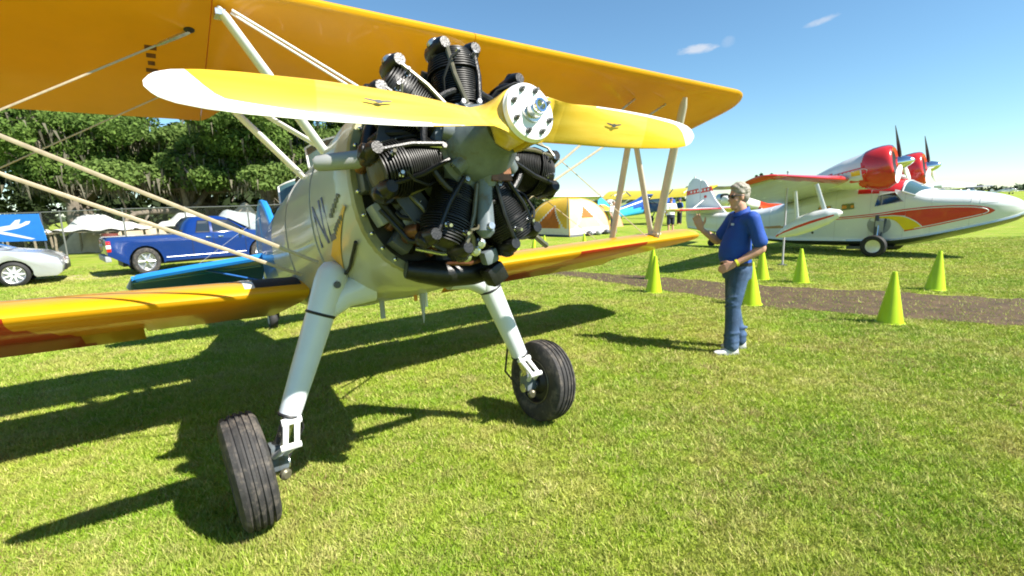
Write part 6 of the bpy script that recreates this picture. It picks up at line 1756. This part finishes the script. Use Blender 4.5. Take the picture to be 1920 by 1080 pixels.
tarp('bright white sheet heaped on a frame above the truck bed behind the fence', (-15.2, 23.2, 1.18), (2.1, 1.7, 0.75), M['tarp_white'], 3)
tarp('large grey sheet draped over a heap behind the cab of the truck', (-12.9, 24.0, 0.0), (4.6, 2.6, 1.85), M['tarp_grey'], 4)
tarp('tan sheet peaked above the fence rail behind the truck', (-13.4, 25.5, 0.0), (3.4, 2.2, 2.5), M['tarp_tan'], 5)
tarp('brown sheet over a low heap below the silvery sheet behind the fence', (-19.6, 24.6, 0.0), (5.5, 2.0, 1.55), M['tarp_tan'], 6)
DR = empty('steel_drum', (-17.9, 21.9, 0)); tag(DR, 'dark red steel drum behind the fence left of the truck tail lamp', 'drum')
MB().lathe([(0, 0.30), (0.30, 0.30), (0.31, 0.31), (0.33, 0.30), (0.62, 0.30), (0.63, 0.31), (0.65, 0.30), (0.95, 0.30), (0.96, 0.31), (0.96, 0.27), (0.94, 0.27)], (0, 0, 0), (0, 0, 1), 24).build('shell', M['rust'], DR)
MB().lathe([(0.94, 0.0), (0.94, 0.27)], (0, 0, 0), (0, 0, 1), 24, caps=False).build('lid', M['dark_grey'], DR)

# ------------------------------------------------------------------ trees
def cloud_quads(centres, radii, counts, size, flat=0.75, droop=0.0, rg=None):
    """leaf sprays (two-triangle diamonds) filling a cluster of ellipsoids"""
    V = []
    for c, r, n in zip(centres, radii, counts):
        d = rg.normal(size=(n, 3)); d /= np.linalg.norm(d, axis=1)[:, None]
        rad = rg.random(n) ** 0.42
        p_ = np.array(c) + d * rad[:, None] * np.array([r, r, r * flat])
        nrm = d * 0.6 + rg.normal(size=(n, 3)) * 0.7 + np.array([0, 0, 0.35]); nrm /= np.linalg.norm(nrm, axis=1)[:, None]
        t = np.cross(nrm, rg.normal(size=(n, 3))); t /= np.linalg.norm(t, axis=1)[:, None]
        b = np.cross(nrm, t)
        s = size * (0.55 + 0.9 * rg.random(n))[:, None]
        q = np.stack([p_ - t * s, p_ - b * s * 0.55, p_ + t * s, p_ + b * s * 0.55], axis=1)
        q[:, 0, 2] -= droop * s[:, 0]
        V.append(q)
    return np.concatenate(V)
def build_tree(seed, H=9.0, spread=4.5, leafm='leaf', moss=True, label='', low=3.2, n_cl=74, per=520, size=0.105):
    rg = np.random.default_rng(seed)
    o = empty('oak_tree')
    mb = MB()
    base_r = 0.34 * H / 9
    tips = []
    lean = rg.normal(0, 0.25, 2)
    fork = H * (0.22 + 0.08 * rg.random())
    trunk = [Vector((0, 0, -0.1)), Vector((lean[0] * 0.15, lean[1] * 0.15, fork * 0.35)), Vector((lean[0] * 0.5, lean[1] * 0.5, fork))]
    mb.tube([trunk[0], trunk[0] + Vector((0, 0, 0.35)), trunk[1], trunk[2]], [base_r * 1.6, base_r * 1.15, base_r, base_r * 0.9], 12)
    tr = mb.build('trunk', M['bark'], o, smooth=60)
    nl = 6
    for k in range(nl):
        a = 2 * PI * (k + 0.6 * rg.random()) / nl
        el = rg.uniform(0.35, 1.25)
        L_ = spread * rg.uniform(0.7, 1.1) * (1.0 if el < 0.9 else 1.25)
        d0 = Vector((math.cos(a) * math.cos(el), math.sin(a) * math.cos(el), math.sin(el)))
        pts = [trunk[2] - Vector((0, 0, 0.2))]; p_ = pts[0].copy()
        for j in range(6):
            d0 = (d0 + Vector(rg.normal(0, 0.22, 3)) + Vector((0, 0, 0.05 if j < 3 else -0.03))).normalized()
            p_ = p_ + d0 * L_ / 6
            pts.append(p_.copy())
        lb = MB(); lb.tube(pts, list(np.linspace(base_r * 0.55, 0.05, len(pts))), 8)
        for q in pts[2:]: tips.append(q)
        for j in (2, 3, 4):     # side boughs
            dd = (Vector(rg.normal(0, 1, 3)) + d0 * 0.4 + Vector((0, 0, 0.15))).normalized()
            e = pts[j] + dd * spread * rg.uniform(0.25, 0.5)
            lb.tube([pts[j], pts[j].lerp(e, 0.5) + Vector(rg.normal(0, 0.12, 3)), e], [base_r * 0.22, base_r * 0.14, 0.02], 6)
            tips.append(e)
        lb.build('limb', M['bark'], tr, smooth=60)
    cs, rs_, ns = [], [], []
    for k in range(n_cl):
        t = tips[k % len(tips)]
        c = np.array(t) + rg.normal(0, 0.55, 3) * np.array([1, 1, 0.7]) + np.array([0, 0, 0.3])
        c[2] = max(c[2], low + rg.random() * 0.8)
        r = rg.uniform(0.55, 1.15) * H / 9
        cs.append(c); rs_.append(r); ns.append(int(per * (r / 0.85) ** 2))
    Q = cloud_quads(cs, rs_, ns, size, 0.62, 0.2, rg)
    nq = len(Q); V = Q.reshape(-1, 3)
    cr = pydata_np('crown', V, 4, np.arange(nq * 4), M[leafm], o)
    if moss:
        mv = []
        for c, r in zip(cs, rs_):
            if rg.random() < 0.4:
                for _ in range(34):
                    p_ = c + rg.normal(0, 0.5, 3) * np.array([r, r, 0.3]) - np.array([0, 0, r * 0.3])
                    l = rg.uniform(0.25, 0.9); w_ = rg.uniform(0.03, 0.09); a = rg.random() * PI
                    dx, dy = math.cos(a) * w_, math.sin(a) * w_; sx, sy = rg.normal(0, 0.07, 2)
                    mv.append([(p_[0] - dx, p_[1] - dy, p_[2]), (p_[0] + dx, p_[1] + dy, p_[2]), (p_[0] + sx + dx * 0.4, p_[1] + sy + dy * 0.4, p_[2] - l * 0.7), (p_[0] + sx * 1.5, p_[1] + sy * 1.5, p_[2] - l)])
        mv = np.array(mv)
        ms_ = pydata_np('hanging_moss', mv.reshape(-1, 3), 4, np.arange(len(mv) * 4), M['moss'], o); ms_['kind'] = 'stuff'
    return o
protos = [build_tree(11, 9.5, 4.8, 'leaf'), build_tree(23, 8.5, 4.6, 'leaf2'), build_tree(37, 10, 5.2, 'leaf')]
TREES = [(0, -22.5, 25.5, 0.3, 1.0, 'moss hung oak at the left edge behind the banner'),
         (1, -17.8, 27.2, 2.0, 1.05, 'moss hung oak rising behind the silvery sheet left of the truck'),
         (2, -13.2, 27.8, 4.2, 1.0, 'broad oak rising behind the bed of the blue truck'),
         (1, -8.9, 26.5, 1.1, 0.95, 'bright green oak behind the cab of the blue truck'),
         (0, -4.6, 28.2, 2.9, 0.9, 'dense oak behind the blue tail of the biplane'),
         (2, -26.5, 31.0, 5.5, 1.1, 'tall oak in the second row behind the left edge oak'),
         (1, -20.5, 34.0, 3.3, 1.15, 'oak in the second row seen between the two left oaks'),
         (0, -15.0, 34.5, 0.9, 1.15, 'oak in the second row behind the broad oak'),
         (2, -9.5, 34.0, 2.2, 1.05, 'oak in the second row behind the bright green oak'),
         (1, -4.0, 36.0, 5.0, 0.95, 'oak in the second row furthest right behind the black engine'),
         (0, -31.0, 27.0, 1.9, 1.05, 'oak furthest left of the row beyond the fence')]
used = set()
for k, x, y, rz, s_, lb in TREES:
    o = protos[k] if k not in used else copy_tree(protos[k])
    used.add(k)
    o.location = (x, y, 0); o.rotation_euler = (0, 0, rz); o.scale = (s_, s_, s_ * (0.95 + 0.1 * rng.random()))
    tag(o, lb, 'tree', 'oaks beyond the fence')
# understorey beyond the fence: one tangled mass
rg = np.random.default_rng(5)
cs, rs_, ns = [], [], []
for k in range(80):
    x = rg.uniform(-32, 0); y = rg.uniform(25.5, 37)
    cs.append((x, y, rg.uniform(0.1, 0.7))); rs_.append(rg.uniform(0.5, 1.1)); ns.append(150)
Q = cloud_quads(cs, rs_, ns, 0.17, 0.8, 0.1, rg)
tag(pydata_np('undergrowth', Q.reshape(-1, 3), 4, np.arange(len(Q) * 4), M['weed']), 'tangled undergrowth below the oaks', 'undergrowth', kind='stuff')
cs, rs_, ns = [], [], []
for k in range(260):
    x = rg.uniform(-75, 4); y = rg.uniform(42, 62)
    if x > -8: y += 14
    cs.append((x, y, rg.uniform(0.5, 9.5) if x < -6 else rg.uniform(0.3, 2.5))); rs_.append(rg.uniform(1.2, 2.6)); ns.append(110)
Q = cloud_quads(cs, rs_, ns, 0.42, 0.85, 0.1, rg)
tag(pydata_np('woods', Q.reshape(-1, 3), 4, np.arange(len(Q) * 4), M['deep_shade']), 'wood far behind the oaks, deep shade put into its leaf colour', 'woods', kind='stuff')
# far tree line around the field
cs, rs_, ns = [], [], []
for k in range(700):
    a = rg.uniform(-0.75, 1.15); d_ = rg.uniform(420, 520)
    hgt = 3.0 + 2.2 * (0.5 + 0.5 * math.sin(a * 37)) * (0.5 + 0.5 * math.sin(a * 11 + 1))
    cs.append((d_ * math.sin(a), d_ * math.cos(a), rg.uniform(0, hgt))); rs_.append(rg.uniform(2.0, 4.5)); ns.append(26)
Q = cloud_quads(cs, rs_, ns, 1.5, 0.7, 0.1, rg)
tag(pydata_np('distant_treeline', Q.reshape(-1, 3), 4, np.arange(len(Q) * 4), M['far_tree']), 'low dark tree line on the horizon', 'tree line', kind='stuff')
# three slim evergreens and two round trees standing out of the horizon
def slim_tree(x, y, h, r, label, lean=0.0, nm='cypress_tree', grp='slim evergreens on the far field'):
    o = empty(nm, (x, y, 0)); tag(o, label, 'tree', grp)
    o.rotation_euler = (0, lean, 0)
    g = np.random.default_rng(int(x * 10))
    MB().tube([(0, 0, 0), (0, 0, h * 0.9)], [r * 0.25, 0.02], 8).build('trunk', M['bark'], o)
    cs = [(0, 0, z) for z in np.linspace(h * 0.12, h * 0.95, 12)]
    Q = cloud_quads(cs, [r * math.sin(PI * min(0.94, 0.25 + 0.72 * i / 11)) + 0.03 for i in range(12)], [90] * 12, 0.13, 1.0, 0.0, g)
    pydata_np('crown', Q.reshape(-1, 3), 4, np.arange(len(Q) * 4), M['cypress'], o)
slim_tree(24.6, 50.5, 4.0, 0.22, 'slim dark evergreen furthest left of three above the shoulder of the man', 0.16)
slim_tree(25.5, 50.5, 4.1, 0.34, 'slim dark evergreen in the middle of three, thickest of them', 0.05)
slim_tree(26.7, 50.8, 4.1, 0.24, 'slim dark evergreen closest to the red wing edge', 0.05)

# ------------------------------------------------------------------ thin clouds in the sky
def add_clouds():
    L = nt.links.new
    tc = nt.nodes.new('ShaderNodeTexCoord')
    nz = nt.nodes.new('ShaderNodeTexNoise'); nz.inputs['Scale'].default_value = 34; nz.inputs['Detail'].default_value = 5; nz.inputs['Roughness'].default_value = 0.6
    mp = nt.nodes.new('ShaderNodeMapping'); mp.inputs['Scale'].default_value = (1, 1, 2.6)
    L(tc.outputs['Generated'], mp.inputs[0]); L(mp.outputs[0], nz.inputs['Vector'])
    last = None
    def math_(op, a, b=None):
        n = nt.nodes.new('ShaderNodeMath'); n.operation = op
        for i, q in enumerate((a, b)):
            if q is None: continue
            if isinstance(q, (int, float)): n.inputs[i].default_value = q
            else: L(q, n.inputs[i])
        return n.outputs[0]
    for az, el, wa, we, tl_, k in CLOUDS:
        # direction, east and up unit vectors of the cloud centre
        d = Vector((math.sin(az) * math.cos(el), math.cos(az) * math.cos(el), math.sin(el)))
        e = Vector((math.cos(az), -math.sin(az), 0)); u = e.cross(d)
        e2 = e * math.cos(tl_) + u * math.sin(tl_); u2 = -e * math.sin(tl_) + u * math.cos(tl_)
        ds = []
        for v in (e2, u2, d):
            vm = nt.nodes.new('ShaderNodeVectorMath'); vm.operation = 'DOT_PRODUCT'
            L(tc.outputs['Generated'], vm.inputs[0]); vm.inputs[1].default_value = v; ds.append(vm.outputs['Value'])
        q = math_('ADD', math_('POWER', math_('ABSOLUTE', math_('DIVIDE', ds[0], wa)), 2.0), math_('POWER', math_('ABSOLUTE', math_('DIVIDE', ds[1], we)), 2.0))
        q = math_('ADD', q, math_('MULTIPLY', math_('SUBTRACT', nz.outputs['Fac'], 0.5), 2.4))
        f = math_('SUBTRACT', 1.0, q)
        f = math_('MULTIPLY', math_('MAXIMUM', f, 0.0), math_('GREATER_THAN', ds[2], 0.0))
        f = math_('MULTIPLY', math_('MINIMUM', f, 1.0), k)
        last = f if last is None else math_('MAXIMUM', last, f)
    mx = nt.nodes.new('ShaderNodeMixRGB')
    L(last, mx.inputs[0]); L(hs.outputs[0], mx.inputs[1]); mx.inputs[2].default_value = (4.6, 4.7, 5.0, 1)
    L(mx.outputs[0], bg.inputs[0])
# azimuth, elevation, half width, half height, tilt (radians), density
CLOUDS = [(0.3569, 0.2613, 0.0340, 0.0085, 0.02, 0.70), (0.4070, 0.2664, 0.0120, 0.0100, 0.30, 0.16), (0.5488, 0.2744, 0.0260, 0.0055, 0.22, 0.45)]
add_clouds()
